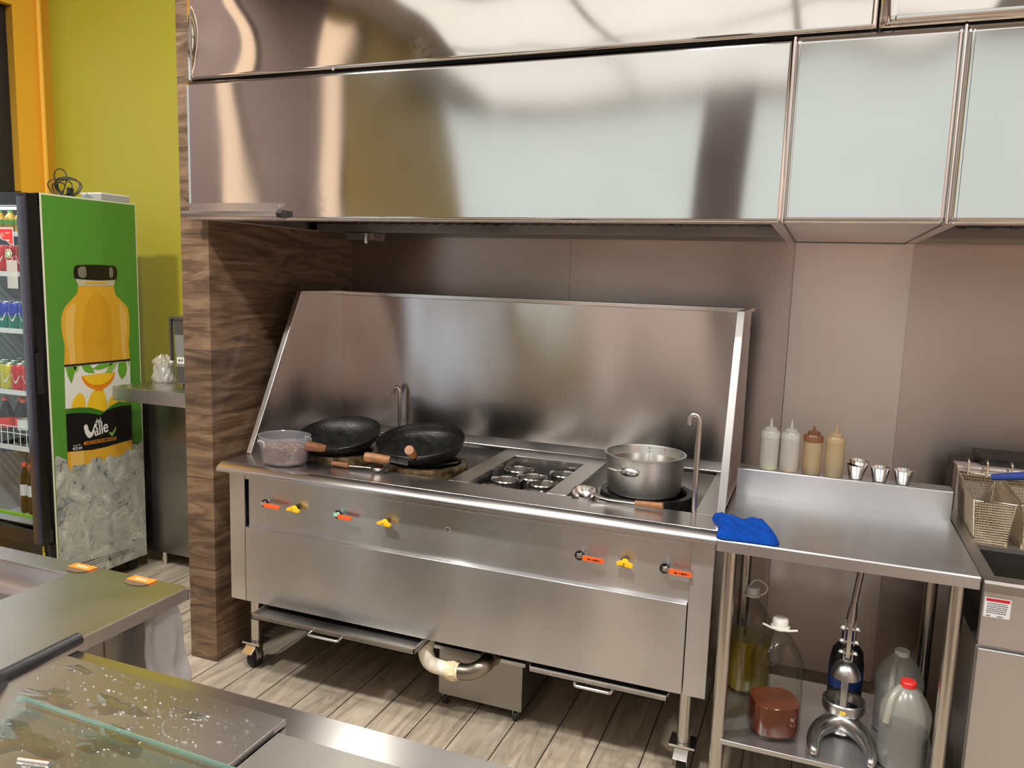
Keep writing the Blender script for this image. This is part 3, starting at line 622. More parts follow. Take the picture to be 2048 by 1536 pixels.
# grease trap box
gt = thing('grease_trap', 'steel grease box on small black casters under the range', 'grease trap', (1.08, -.72, 0))
MB().box(.922, 1.240, -.870, -.50, .042, .212).build('body', 'steel_dull', gt, bevel=.002)
MB().box(.880, 1.252, -.878, -.48, .213, .228).build('lid', 'steel_range', gt, bevel=.0015)
MB().tube(bend([(1.036, -.95, .1885), (1.085, -.95, .194), (1.125, -.94, .222), (1.13, -.870, .230)], 8, .05), .028, 20).tube([(1.126, -.90, .2275), (1.129, -.877, .2295)], .033, 20).build('inlet_elbow', 'old_pipe', gt)
for (x, y) in ((.945, -.845), (1.215, -.845), (.945, -.53), (1.215, -.53)):
    c = MB().lathe([(0, -.008), (.018, -.008), (.019, 0), (.018, .008), (0, .008)], (x, y-.006, .019), 20, Matrix.Rotation(R(90), 3, 'Y')).build('caster_wheel', 'rubber', gt)
    MB().box(x-.011, x-.009, y-.015, y+.012, .015, .042).box(x+.009, x+.011, y-.015, y+.012, .015, .042).build('caster_fork', 'chrome', c)

# soup cans in the middle well
k = 0
proto = None
for (x, y) in ((1.070, -.800), (1.225, -.800), (1.080, -.665), (1.215, -.655), (1.150, -.585), (1.065, -.500), (1.245, -.490)):
    if proto is None:
        proto = thing('seasoning_can', 'round stainless seasoning can sunk in the middle well of the range', 'metal can', (x, y, .703), 'seasoning cans in the range well')
        MB().lathe([(.0515, .797), (.056, .800), (.058, .803), (.056, .806), (.0515, .803), (.0505, .798)], (x, y, 0), 36).build('rim', 'chrome', proto)
        MB().lathe([(0, .704), (.045, .704), (.0515, .797), (.0505, .798), (.044, .708), (0, .708)], (x, y, 0), 36).build('can_body', 'steel_dull', proto)
        MB().lathe([(0, .748), (.0435, .748)], (x, y, 0), 30).build('contents', 'grime', proto)
        p0 = (x, y)
    else: dup(proto, (x, y, .703))

# ------------------------------------------------------------------ woks
def wok(name, label, c, r, depth, tilt, handle, group, hmat='wood_handle'):
    t = thing(name, label, 'wok', (c[0], c[1], c[2]-depth), group)
    M = Matrix.Rotation(R(tilt[0]), 3, 'X') @ Matrix.Rotation(R(tilt[1]), 3, 'Y')
    pr = []
    for i in range(15):
        a = i/14; pr.append((r*(sin(a*pi/2*.93)/sin(pi/2*.93)), -depth*(cos(a*pi/2))**.9))
    inner = [(max(0, q[0]-.003), q[1]+.003) for q in pr[::-1]]
    MB().lathe(pr+[(r, .001)]+inner, c, 56, M).build('bowl', 'cast_iron', t, ang=60)
    a0, a1, a2 = [Vector(q) for q in handle]
    MB().tube([a0, a0.lerp(a1, .5), a1], [.013, .011, .010], 10).build('socket', 'cast_iron', t)
    ax = (a2-a1); n = 6
    MB().tube([a1+ax*(i/n) for i in range(n+1)], [.0125, .0145, .016, .017, .017, .0175, .016], 18).build('grip', hmat, t)
    return t
WR1 = (.388, -.700, .912)
wok('wok', 'black iron wok on the left burner, wooden grip towards the plastic tub', WR1, .165, .078, (13, 0), ((.475, -.838, .880), (.448, -.880, .890), (.396, -.930, .905)), 'black woks on the range')
wok('wok', 'black iron wok on top of the right stack, grip pointing forward', (.745, -.700, .922), .167, .080, (12, 0), ((.800, -.856, .892), (.808, -.872, .902), (.822, -.930, .936)), 'black woks on the range', 'wood_handle_pale')
wok('wok', 'lower black iron wok of the stack, grip pointing left', (.748, -.698, .908), .158, .077, (12, 0), ((.775, -.850, .868), (.720, -.880, .879), (.632, -.905, .885)), 'black woks on the range', 'wood_handle_pale')

# ladle lying in front of the woks
ld = thing('ladle', 'small ladle with reddish wooden grip lying before the woks', 'ladle', (.56, -.90, CZ))
MB().tube([(.495, -.905, .846), (.565, -.905, .846)], [.0075, .0095], 12).build('grip', 'wood_handle', ld)
MB().tube([(.565, -.905, .846), (.66, -.898, .848)], .003, 8).build('shaft', 'chrome', ld)
MB().lathe([(0, -.014), (.012, -.012), (.024, -.004), (.030, .006), (.028, .006), (.022, -.001), (0, -.010)], (.685, -.900, .849), 24).build('bowl', 'chrome', ld)
ld = thing('ladle', 'large ladle with pale wooden grip lying at the foot of the stockpot', 'ladle', (1.50, -.87, CZ))
MB().tube([(1.602, -.895, .846), (1.69, -.905, .850)], [.008, .011], 14).build('grip', 'wood_handle_pale', ld)
MB().tube(bend([(1.602, -.895, .846), (1.500, -.880, .842), (1.455, -.868, .850)], r=.03), .0045, 10).build('shaft', 'chrome', ld)
MB().lathe([(0, -.03), (.02, -.027), (.036, -.014), (.043, .004), (.040, .004), (.033, -.011), (.018, -.023), (0, -.026)], (1.425, -.852, .845), 28, Matrix.Rotation(R(20), 3, 'X')).build('bowl', 'chrome', ld)

# stockpot
sp = thing('stockpot', 'round aluminium stockpot of brown broth on the right burner', 'pot', (1.585, -.690, .829))
pc = (1.585, -.690, 0)
MB().lathe([(0, .829), (.108, .829), (.118, .835), (.122, .845), (.132, .958), (.136, .960), (.136, .964), (.129, .964), (.127, .958), (.117, .848), (.112, .838), (0, .836)], pc, 64).build('body', 'aluminium', sp)
MB().lathe([(0, .934), (.1262, .934)], pc, 48).build('broth', 'broth', sp)
def pot_handle(a0, mir=1):
    hb = MB(); c = Vector(pc)
    def P(a, r, z): return (c.x+cos(a)*r, c.y+sin(a)*r, z)
    vs = []
    for i in range(9):
        a = a0+(-.24+.48*i/8); hh = .0135*math.sqrt(max(.05, 1-((i-4)/4.2)**2)); vs += [P(a, .1335, .921-hh), P(a, .1335, .921+hh)]
    hb.add(vs, [(2*i, 2*i+1, 2*i+3, 2*i+2) for i in range(8)])
    o = hb.build('handle_plate', 'cast_aluminium', sp, solid=.003)
    rv = MB()
    for da in (-.15, 0, .15):
        rv.lathe([(0, .004), (.004, .003), (.0055, 0)], P(a0+da, .135, .921), 12, Matrix.Rotation(a0+da, 3, 'Z') @ Matrix.Rotation(R(90), 3, 'Y'))
    rv.build('rivets', 'chrome', o)
    MB().tube(bend([P(a0-.20, .136, .923), P(a0-.27, .148, .925), P(a0-.48, .158, .928), P(a0-.60, .142, .929)], r=.02), .004, 10).build('bail_handle', 'cast_aluminium', sp)
    for da in (-.20, .26):
        for dz in (0, .013): iv = MB().lathe([(0, .004), (.004, .003), (.0052, 0)], P(a0+pi+da, .1285, .942+dz), 12, Matrix.Rotation(a0+da+pi, 3, 'Z') @ Matrix.Rotation(R(-90), 3, 'Y')); iv.build('inner_rivet', 'chrome', sp)
pot_handle(R(-100))

# plastic tub of meat
tb = thing('plastic_tub', 'clear plastic tub of chopped meat at the left corner of the range top', 'food container', (.312, -.935, CZ+.001))
tc = (.312, -.935, 0)
MB().lathe([(0, .836), (.080, .836), (.084, .842), (.090, .900), (.0945, .902), (.097, .934), (.099, .936), (.097, .937), (.094, .934), (.0915, .904), (.087, .900), (.081, .844), (0, .840)], tc, 48, sy=.86).build('wall', 'tub_plastic', tb)
tm = MB()
tm.lathe([(0, .841), (.078, .841), (.083, .878), (.07, .884), (.04, .894), (0, .896)], tc, 30, sy=.86)
for i in range(70):
    a = rnd.random()*6.28; q = math.sqrt(rnd.random())*.074; s = .006+.007*rnd.random()
    tm.lathe([(0, -s), (s*.8, -s*.5), (s, 0), (s*.7, s*.5), (0, s*.8)], (tc[0]+cos(a)*q, tc[1]+sin(a)*q*.84, .887+.008*(1-q/.074)+.004*rnd.random()), 6, Matrix.Rotation(rnd.random()*3, 3, 'X') @ Matrix.Rotation(rnd.random()*3, 3, 'Z'))
o = tm.build('meat', 'meat', tb); o['kind'] = 'stuff'
for a0 in (R(-120), R(55)):
    def P(a, z): return (tc[0]+cos(a)*.0985, tc[1]+sin(a)*.0985*.86, z)
    MB().tube([P(a0-.26, .912), P(a0-.26, .921), P(a0-.13, .922), P(a0+.13, .922), P(a0+.26, .921), P(a0+.26, .905)], .0024, 8).build('side_tab', 'milky_clear', tb)

# ------------------------------------------------------------------ blue cloth
def cloth():
    out = [(1.838, -.905), (1.850, -.868), (1.868, -.885), (1.93, -.905), (1.985, -.880), (2.012, -.965), (2.040, -1.058), (2.030, -1.082), (1.96, -1.085), (1.885, -1.088), (1.872, -1.080), (1.868, -1.0), (1.858, -.945)]
    from mathutils.geometry import intersect_point_tri_2d
    cx, cy = 1.94, -.985
    bm = MB(); rings = 14; n = 96
    def outline(t):
        s = t*len(out); i = int(s) % len(out); f = s-int(s); a = out[i]; b = out[(i+1) % len(out)]; return (a[0]+(b[0]-a[0])*f, a[1]+(b[1]-a[1])*f)
    vs = []; rr = random.Random(3)
    def h(x, y):
        return .007+.003*sin(x*46+y*22)+.002*sin(y*63-x*17)+.005*math.exp(-((x-1.89)/.03)**2-((y+.93)/.05)**2)+.003*sin(x*120+y*90)
    for k in range(rings+1):
        for i in range(n):
            ox, oy = outline(i/n); q = k/rings; x = cx+(ox-cx)*q; y = cy+(oy-cy)*q
            base = .8335 if x < 1.868 else .8335
            edge = min(1, (1-q)*7); z = base+.004+(h(x, y)+.007)*math.sqrt(edge) if k < rings else base+.0015
            vs.append((x, y, z))
    # turned-down hem
    for i in range(n):
        ox, oy = outline(i/n); vs.append((ox, oy, .8315))
    fs = [(k*n+i, k*n+(i+1) % n, (k+1)*n+(i+1) % n, (k+1)*n+i) for k in range(rings+1) for i in range(n)]
    bm.add(vs, fs); return bm
o = cloth().build('cleaning_cloth', 'blue_cloth', ang=180, sub=1); single(o, 'blue microfibre cloth folded on the corner between range and table', 'cloth', (1.94, -.985, .8315))

# ------------------------------------------------------------------ steel work table
tt = thing('work_table', 'stainless steel work table with raised back ledge beside the range', 'table', (2.2, -.8, 0))
TX0, TX1, TY0, TYS, TZ = 1.876, 2.519, -1.087, -.573, .830
MB().prism([(TY0+.004, TZ), (TYS, TZ), (TYS, TZ-.004), (TY0+.008, TZ-.004), (TY0+.008, TZ-.034), (TY0, TZ-.034), (TY0, TZ-.004)], 'x', TX0, TX1).box(TX0, TX0+.003, TY0+.008, TYS, TZ-.034, TZ-.004).box(TX1-.003, TX1, TY0+.008, TYS, TZ-.034, TZ-.004).build('tabletop', 'steel_table', tt, bevel=.0015)
MB().prism([(TYS, TZ-.004), (TYS, .918), (TYS+.003, .921), (-.500, .921), (-.500, .90), (-.503, .90), (-.503, .917), (TYS+.004, .917), (TYS+.004, TZ-.004)], 'x', TX0, TX1).build('back_ledge', 'steel_table', tt, bevel=.001)
for (x, y) in ((1.912, -1.052), (2.476, -1.052), (1.930, -.615), (2.480, -.615)):
    MB().tube([(x, y, 0), (x, y, TZ-.005)], .019, 20).build('leg', 'tube_steel', tt)
MB().box(1.905, 2.49, -1.068, -.60, .217, .232).build('shelf', 'steel_table', tt, bevel=.002)

def squeeze(x, label, body, liq, lh, capm, seed, tip=.018):
    y = -.540; z0 = .9215
    t = thing('squeeze_bottle', label, 'squeeze bottle', (x, y, z0), 'squeeze bottles on the table ledge')
    MB().lathe([(0, z0), (.027, z0), (.0292, z0+.004), (.0288, z0+.04), (.0292, z0+.115), (.028, z0+.121), (.02, z0+.124)], (x, y, 0), 28).build('body', body, t)
    MB().lathe([(0, z0+.002), (.0268, z0+.002), (.0272, z0+lh), (0, z0+lh)], (x, y, 0), 24).build('sauce', liq, t)
    cp = MB().lathe([(.0305, z0+.108), (.0305, z0+.124), (.027, z0+.130), (.019, z0+.131), (.018, z0+.140), (.016, z0+.142), (.006, z0+.143), (.0045, z0+.155), (.0018, z0+.155+tip), (0, z0+.155+tip)], (x, y, 0), 28)
    for k_ in range(14):
        a = k_*2*pi/14; cp.box(x+cos(a)*.0182-.001, x+cos(a)*.0182+.001, y+sin(a)*.0182-.001, y+sin(a)*.0182+.001, z0+.131, z0+.140)
    cp.build('cap', capm, t)
squeeze(1.972, 'clear squeeze bottle with pale dregs, first from the left', 'milky_clear', 'juice_pale', .012, 'milky_clear', 1)
squeeze(2.036, 'clear squeeze bottle with amber dregs, second from the left', 'milky_clear', 'juice_amber', .008, 'milky_clear', 2)
squeeze(2.106, 'yellowed squeeze bottle with sauce-stained brown cap', 'milky_amber', 'sauce_dark', .010, 'milky_brown', 3, .006)
squeeze(2.174, 'squeeze bottle a quarter full of dark sauce, orange collar', 'milky_amber', 'sauce_navy', .026, 'milky_amber', 4)
def cup(x, y, z, tiltx, label):
    M = Matrix.Rotation(R(tiltx), 3, 'Y')
    o = MB().lathe([(0, 0), (.0195, 0), (.021, .002), (.0295, .043), (.032, .0435), (.032, .045), (.029, .0445), (.0195, .003), (0, .002)], (0, 0, 0), 28, M).build('sauce_cup', 'chrome')
    o.location = (x, y, z); return tag(o, label, 'sauce cup', 'steel sauce cups on the table ledge')
cup(2.242, -.540, .9225, 0, 'small steel sauce cup holding another tilted cup inside')
cup(2.243, -.541, .938, 9, 'small steel sauce cup tilted inside the leftmost cup')
cup(2.312, -.540, .9225, 0, 'small steel sauce cup in the middle of the ledge row')
cup(2.379, -.545, .9225, 0, 'small steel sauce cup at the right end of the ledge row')

# ------------------------------------------------------------------ jugs on the lower shelf
SZ = .2325
def oil_jug(x, y, label, liq, lh, handle_up, s=1.0):
    t = thing('oil_jug', label, 'oil jug', (x, y, SZ), 'clear oil jugs on the table shelf')
    def rr(r, z): return (r*s, SZ+z*s)
    seg = 48
    def shape(prof, f=1.0):
        vs = []; fs = []; n = len(prof)
        for (r, z) in prof:
            for k_ in range(seg):
                a = 2*pi*k_/seg; e = 1/((abs(cos(a))**3.2+abs(sin(a))**3.2)**(1/3.2)); g = max(0, min(1, (r-.03*s)/(.03*s))); m = 1+(e-1)*g*.85
                vs.append((x+cos(a+.35)*r*m*f, y+sin(a+.35)*r*m*f, z))
        for i in range(n-1):
            for k_ in range(seg): fs.append((i*seg+k_, i*seg+(k_+1) % seg, (i+1)*seg+(k_+1) % seg, (i+1)*seg+k_))
        return MB().add(vs, fs)
    ribs = [(.0, .001), (.055, .001), (.066, .008)]
    for i in range(9): ribs += [(.069, .016+i*.012), (.0675, .022+i*.012)]
    ribs += [(.069, .135), (.066, .165), (.068, .19), (.070, .205), (.064, .232), (.050, .262), (.034, .288), (.020, .303), (.0175, .308), (.0175, .322)]
    shape([rr(*q) for q in ribs]).build('bottle', 'clear_pet', t)
    lp = [rr(*q) for q in [(0, .004), (.052, .004), (.062, .012), (.065, .02), (.065, lh-.001), (.064, lh), (0, lh)]]
    shape(lp, .985).build('oil', liq, t)
    MB().lathe([(.019*s, SZ+.318*s), (.0215*s, SZ+.318*s), (.0215*s, SZ+.338*s), (.019*s, SZ+.342*s), (0, SZ+.342*s)], (x, y, 0), 28).build('cap', 'white_plastic', t)
    zc = SZ+.316*s; h = MB()
    h.lathe([(.0195*s, zc-.004), (.026*s, zc-.003), (.026*s, zc+.003), (.0195*s, zc+.004)], (x, y, 0), 28)
    if handle_up:
        h.tube(bend([(x-.018*s, y, zc), (x-.004*s, y+.01, zc+.040), (x+.018*s, y+.012, zc+.048), (x+.046*s, y+.012, zc+.028), (x+.040*s, y+.006, zc+.008), (x+.022*s, y, zc)], r=.015), .0032, 10)
    else:
        h.tube([(x-.046*s, y-.002, zc+.001), (x-.02*s, y-.020, zc+.0), (x+.02*s, y-.020, zc-.001), (x+.046*s, y-.002, zc-.003)], .0032, 10)
    h.build('carry_handle', 'white_plastic', t)
    # embossed drop on the shoulder facing the room
    e = MB(); dv = Vector((-.25, -.97, 0)); sd = Vector((.97, -.25, 0)); base = Vector((x, y, SZ+.250*s)); pts = []
    for k_ in range(24):
        a = 2*pi*k_/24; px_ = sin(a)*.017*(1 if cos(a) < .2 else max(.08, 1.2-cos(a))); pz_ = cos(a)*.020+(.012 if cos(a) > .9 else 0)
        pts.append(base+sd*px_+Vector((0, 0, pz_))+dv*(.060-.9*(pz_+.0)))
    e.tube(pts, .0018, 8, closed=True).build('embossed_drop', 'clear_pet', t)
oil_jug(2.057, -.958, 'large clear jug a third full of amber oil, nearest on the shelf', 'amber_oil', .100, False, 1.02)
oil_jug(1.962, -.725, 'large clear jug of yellow oil behind the left table leg', 'yellow_oil', .178, True, 1.0)
def jug(x, y, label, top, liq, lh, capm, s=1.0, rot=0):
    t = thing('plastic_jug', label, 'jug', (x, y, SZ), 'milky gallon jugs on the table shelf')
    pr = [(0, .001), (.055, .001), (.062, .006), (.063, .12), (.064, .125), (.0655, .150), (.062, .170), (.050, .195), (.036, .215), (.024, .226), (.0185, .230), (.0185, .238)]
    MB().lathe([(r*s, SZ+z*s) for r, z in pr], (x, y, 0), 40).build('bottle', top, t)
    MB().lathe([(0, SZ+.003), (.060*s, SZ+.003), (.0615*s, SZ+lh), (0, SZ+lh)], (x, y, 0), 32).build('liquid', liq, t)
    MB().lathe([(.018*s, SZ+.231*s), (.0205*s, SZ+.231*s), (.0205*s, SZ+.243*s), (.018*s, SZ+.246*s), (.010*s, SZ+.2445*s), (0, SZ+.2445*s)], (x, y, 0), 20).build('cap', capm, t)
    M = Matrix.Rotation(rot, 3, 'Z'); P = [(-.012, 0, .228), (-.022, -.03, .222), (-.030, -.052, .198), (-.032, -.062, .165), (-.034, -.064, .140)]
    MB().tube(bend([Vector((x, y, SZ))+M @ Vector(q)*s for q in P], r=.02), .0085*s, 12).build('handle', top, t)
jug(2.397, -.985, 'white gallon jug with red cap at the front of the shelf', 'milky_white', 'liquid_grey', .105, 'label_red', 1.0, -.3)
jug(2.397, -.800, 'milky gallon jug with white cap behind the red-capped jug', 'milky_clear', 'liquid_plum', .135, 'white_plastic', 1.02, .1)
# dark bottle behind the press
t = thing('sauce_bottle', 'dark sauce bottle with blue label behind the citrus press', 'bottle', (2.255, -.73, SZ))
MB().lathe([(0, SZ), (.048, SZ), (.05, SZ+.005), (.05, SZ+.15), (.044, SZ+.19), (.02, SZ+.225), (.018, SZ+.24), (0, SZ+.24)], (2.255, -.73, 0), 32).build('bottle', 'sauce_navy', t)
MB().lathe([(.0503, SZ+.08), (.0503, SZ+.14)], (2.255, -.73, 0), 32).build('label', 'blue_grip', t)
MB().lathe([(.0205, SZ+.222), (.0205, SZ+.248), (0, SZ+.25)], (2.255, -.73, 0), 20).build('cap', 'blue_grip', t)

# ------------------------------------------------------------------ citrus press
PK = 1.28
cp = thing('citrus_press', 'cast metal lever citrus press standing on the table shelf', 'citrus press', (2.245, -.93, SZ))
X, Y = 2.245, -.93
bs = MB(); arc = []
U = [(-.055, -.135), (-.060, -.10), (-.058, -.06), (-.045, -.025), (-.02, .0), (0, .008), (.02, .0), (.045, -.025), (.058, -.06), (.060, -.10), (.055, -.135)]
Zs = [.013, .015, .020, .030, .040, .043, .040, .030, .020, .015, .013]
Rs = [.011, .015, .018, .022, .026, .028, .026, .022, .018, .015, .011]
vs = []; 
bs.tube([(X+a*1.28, Y+.03+b*1.2, SZ+z*.7+.008) for (a, b), z in zip(U, Zs)], [r_*1.15 for r_ in Rs], 18)
bs.lathe([(0, .062), (.018, .060), (.03, .045), (.036, .02), (.034, .004), (0, .002)], (X, Y+.032, SZ), 24, sy=.7)
bs.build('base', 'cast_aluminium', cp, ang=180, sub=1)
MB().prism([(X-.011, SZ+.05), (X+.011, SZ+.05), (X+.009, SZ+.235), (X-.009, SZ+.235)], 'y', Y+.034, Y+.052).build('column', 'cast_aluminium', cp, bevel=.003)
MB().lathe([(.046, .1), (.0565, .1), (.0585, .105), (.0585, .127), (.055, .130), (.048, .127), (.045, .112), (.046, .1)], (X, Y, SZ), 44).box(X-.010, X+.010, Y+.046, Y+.056, SZ+.104, SZ+.124).build('cup_ring', 'cast_aluminium', cp)
MB().box(X-.012, X+.003, Y-.0595, Y-.0565, SZ+.108, SZ+.118).build('label_dot', 'sticker_yellow', cp)
MB().lathe([(.0, .243), (.012, .241), (.028, .230), (.038, .212), (.041, .196), (.038, .196), (.034, .208), (.0, .225)], (X-.002, Y+.006, SZ), 36, Matrix.Rotation(0, 3, 'X')).build('press_dome', 'cast_aluminium', cp)
lk = MB()
for sx_ in (-.013, .010): lk.prism([(Y+.014, SZ+.225), (Y+.032, SZ+.225), (Y+.028, SZ+.268), (Y+.018, SZ+.268)], 'x', X+sx_, X+sx_+.004)
for sx_ in (-.015, .011): lk.prism([(Y+.014, SZ+.285), (Y+.032, SZ+.285), (Y+.030, SZ+.36), (Y+.016, SZ+.36)], 'x', X+sx_, X+sx_+.004)
lk.box(X-.006, X+.006, Y+.018, Y+.030, SZ+.245, SZ+.345)
lk.build('linkage', 'chrome', cp, bevel=.0015)
bl = MB()
for z, w in ((.258, .026), (.292, .026), (.332, .026)):
    bl.tube([(X-w, Y+.023, SZ+z), (X+w, Y+.023, SZ+z-.002)], .0035, 10)
    for s_ in (-1, 1): bl.tube([(X+s_*w*.55, Y+.023, SZ+z), (X+s_*w*.88, Y+.023, SZ+z)], .0065, 6)
bl.build('bolts', 'chrome', cp)
MB().tube([(X, Y+.023, SZ+.352), (X+.002, Y+.023, SZ+.385), (X+.004, Y+.022, SZ+.41), (X+.018, Y+.012, SZ+.555)], [.0145, .0125, .0085, .0095], 12).build('lever_arm', 'cast_aluminium', cp)

# ------------------------------------------------------------------ fryer
fx0, fx1 = 2.524, 3.15
fr = thing('deep_fryer', 'stainless steel floor fryer at the right edge beyond the table', 'fryer', (2.84, -.72, 0))
MB().box(fx0, fx1, -1.085, -.40, .10, .655).build('cabinet', 'steel_dull', fr)
MB().box(fx0+.003, fx1, -1.098, -1.086, .12, .650).build('door', 'steel_table', fr, bevel=.002)
MB().box(fx0+.002, fx1, -1.095, -1.07, .659, .808).build('front_panel', 'steel_table', fr, bevel=.002)
st = MB().box(2.530, 2.587, -1.0965, -1.0955, .735, .786)
st.cm = 1; st.box(2.533, 2.584, -1.0972, -1.0966, .776, .783)
st.cm = 2
for j in range(6):
    xx = 2.536
    while xx < 2.578:
        w_ = .002+.004*rnd.random(); st.box(xx, min(xx+w_, 2.581), -1.0971, -1.0966, .770-j*.0048, .7715-j*.0048); xx += w_+.0012
st.box(2.536, 2.545, -1.0971, -1.0966, .7378, .7395).box(2.560, 2.572, -1.0971, -1.0966, .7378, .7395)
st.build('warning_sticker', ['sticker_white', 'sticker_red', 'ink_black'], fr)
MB().prism([(-1.105, .800), (-1.105, .822), (-1.098, .828), (-1.055, .828), (-1.055, .812), (-1.095, .812), (-1.095, .800)], 'x', fx0, fx1).box(fx0, fx0+.03, -1.055, -.42, .812, .828).box(fx0+.03, fx1, -.74, -.70, .800, .812).box(fx0+.03, fx1, -.70, -.42, .790, .800).build('top_rim', 'steel_dull', fr)
MB().box(fx0+.03, fx0+.034, -1.055, -.42, .60, .81).box(fx0+.03, fx1, -1.059, -1.055, .60, .81).box(fx0+.03, fx1, -.742, -.738, .60, .80).build('oil_tank', 'dark_cavity', fr)
MB().box(fx0+.034, fx1, -1.055, -.742, .755, .760).build('oil', 'fryer_oil', fr)
MB().box(2.548, fx1, -.415, -.405, .80, .968).box(2.545, fx1, -.419, -.34, .966, .974).box(2.548, 2.552, -.405, -.34, .80, .966).build('backguard', 'steel_post', fr, bevel=.001)
MB().box(2.56, fx1, -.421, -.416, .930, .948).build('hanger_bar', 'grime', fr)
MB().box(2.62, fx1, -.38, -.20, .974, .998).box(2.548, fx1, -.34, -.20, .6, .966).build('flue', 'cast_iron', fr)
def basket(x0, w, label):
    t = thing('fryer_basket', label, 'fryer basket', (x0+w/2, -.58, .80), 'wire baskets on the fryer')
    yb, yf, zt, zb = -.435, -.735, .945, .808; f = MB(); fine = MB()
    T_ = [(x0, yf, zt-.004), (x0+w, yf, zt-.004), (x0+w, yb, zt+.012), (x0, yb, zt+.012)]
    B_ = [(x0+.012, yf+.015, zb), (x0+w-.012, yf+.015, zb), (x0+w-.012, yb-.02, zb), (x0+.012, yb-.02, zb)]
    f.tube(T_, .0032, 8, closed=True); f.tube(B_, .0026, 8, closed=True)
    for a, b in zip(T_, B_): f.tube([a, b], .0026, 8)
    f.build('frame', 'wire_metal', t)
    T_ = [Vector(q) for q in T_]; B_ = [Vector(q) for q in B_]
    def wall(a, b, c, d, n, m, r_=.0011):
        for i in range(1, n): fine.tube([a.lerp(b, i/n), d.lerp(c, i/n)], r_, 4, caps=False)
        for j in range(1, m): fine.tube([a.lerp(d, j/m), b.lerp(c, j/m)], r_, 4, caps=False)
    nx = max(6, int(w/.0075))
    wall(T_[0], T_[1], B_[1], B_[0], nx, 18); wall(T_[3], T_[2], B_[2], B_[3], nx, 18)
    wall(T_[0], T_[3], B_[3], B_[0], 36, 18); wall(T_[1], T_[2], B_[2], B_[1], 36, 18); wall(B_[0], B_[1], B_[2], B_[3], nx, 34)
    fine.build('wire_mesh', 'wire_metal', t)
    hk = MB()
    for q in (.25, .75):
        hk = MB(); xx = x0+w*q; hk.tube(bend([(xx, yb-.002, zt+.005), (xx, yb-.004, zt+.052), (xx, yb+.010, zt+.055)], r=.008), .0032, 8)
        hk.build('hook', 'wire_metal', t)
    return t, T_
basket(2.548, .105, 'wire fryer basket nearest the table, hung on the back bar')
b2, _ = basket(2.668, .105, 'wire fryer basket with blue grip at the picture edge')
MB().tube([(2.72, -.735, .945), (2.70, -.80, .975), (2.665, -.78, 1.0)], .0035, 8).build('handle_wire', 'wire_metal', b2)
MB().tube([(2.612, -.60, .985), (2.69, -.66, 1.012)], [.010, .013], 12).build('grip', 'blue_grip', b2)

# ------------------------------------------------------------------ drinks cooler
CX, CY0, CY1, CT = -1.011, -.824, -.318, 1.820
ck = thing('drinks_cooler', 'tall glass-door drinks cooler with a green mango nectar advert on its side', 'drinks cooler', (-1.31, -.57, 0))
LX = -1.62
MB().box(CX-.03, CX-.001, CY0, CY1, .07, CT).box(LX, LX+.03, CY0, CY1, .07, CT).box(LX, CX-.001, CY1-.03, CY1, .07, CT).box(LX, CX-.001, CY0, CY1, CT-.05, CT).box(LX, CX-.001, CY0, CY1, .07, .30).build('body', 'cooler_black', ck)
MB().box(LX+.03, CX-.03, CY1-.036, CY1-.031, .30, CT-.05).box(CX-.036, CX-.031, CY0, CY1-.03, .30, CT-.05).box(LX+.031, LX+.036, CY0, CY1-.03, .30, CT-.05).box(LX+.03, CX-.03, CY0+.02, CY1-.03, .301, .306).build('lining', 'cooler_lining', ck)
MB().box(LX, CX+.001, CY0-.028, CY0-.001, .17, .285).build('base_grille', 'cooler_black', ck)
MB().box(LX, -1.06, CY0-.034, CY0-.029, .205, .211).build('lime_strip', 'lime_plastic', ck)
MB().box(-1.052, -1.044, CY0-.036, CY0-.034, .222, .282).box(-1.050, -1.038, CY0-.037, CY0-.036, .222, .25).build('yellow_tag', 'cap_yellow', ck)
# side advert (one printed sheet)
g = MB(); x = CX
def lay(k_): return x+.0006*k_
def poly(pts, mi, layer): g.cm = mi; g.face([(lay(layer), a, b) for a, b in pts])
def smooth(pts, hard=(), n=5):
    # rounded outline through the given points; indices in hard stay corners
    out = []; m = len(pts)
    for i in range(m):
        p0, p1, p2, p3 = pts[i-1], pts[i], pts[(i+1) % m], pts[(i+2) % m]
        if i in hard: p0 = p1
        if (i+1) % m in hard: p3 = p2
        for k_ in range(n):
            t_ = k_/n; out.append(tuple(.5*(2*b_+(c_-a_)*t_+(2*a_-5*b_+4*c_-d_)*t_*t_+(3*b_-a_-3*c_+d_)*t_**3) for a_, b_, c_, d_ in zip(p0, p1, p2, p3)))
    return out
GM = ['print_green', 'print_border', 'print_juice', 'print_black', 'print_white', 'print_glass', 'print_leaf', 'print_leaf2', 'print_mango', 'print_mango_skin', 'print_pill', 'print_darkgreen', 'print_ice', 'print_capgloss', 'print_juice_light', 'print_juice_dark']
g.cm = 1; g.box(CX-.001, lay(0), CY0, CY1, .07, CT+.001)
poly([(CY0+.008, .074), (CY1-.006, .074), (CY1-.006, CT-.006), (CY0+.008, CT-.006)], 0, 1)
body = [(-.654, 1.434), (-.662, 1.399), (-.697, 1.365), (-.728, 1.334), (-.745, 1.297), (-.749, 1.252), (-.744, 1.205), (-.737, 1.164), (-.740, 1.118), (-.745, 1.076), (-.385, 1.072), (-.385, 1.108), (-.388, 1.146), (-.380, 1.215), (-.379, 1.278), (-.389, 1.328), (-.422, 1.360), (-.455, 1.391), (-.462, 1.434)]
poly(smooth(body, (0, 9, 10, 18)), 2, 2)
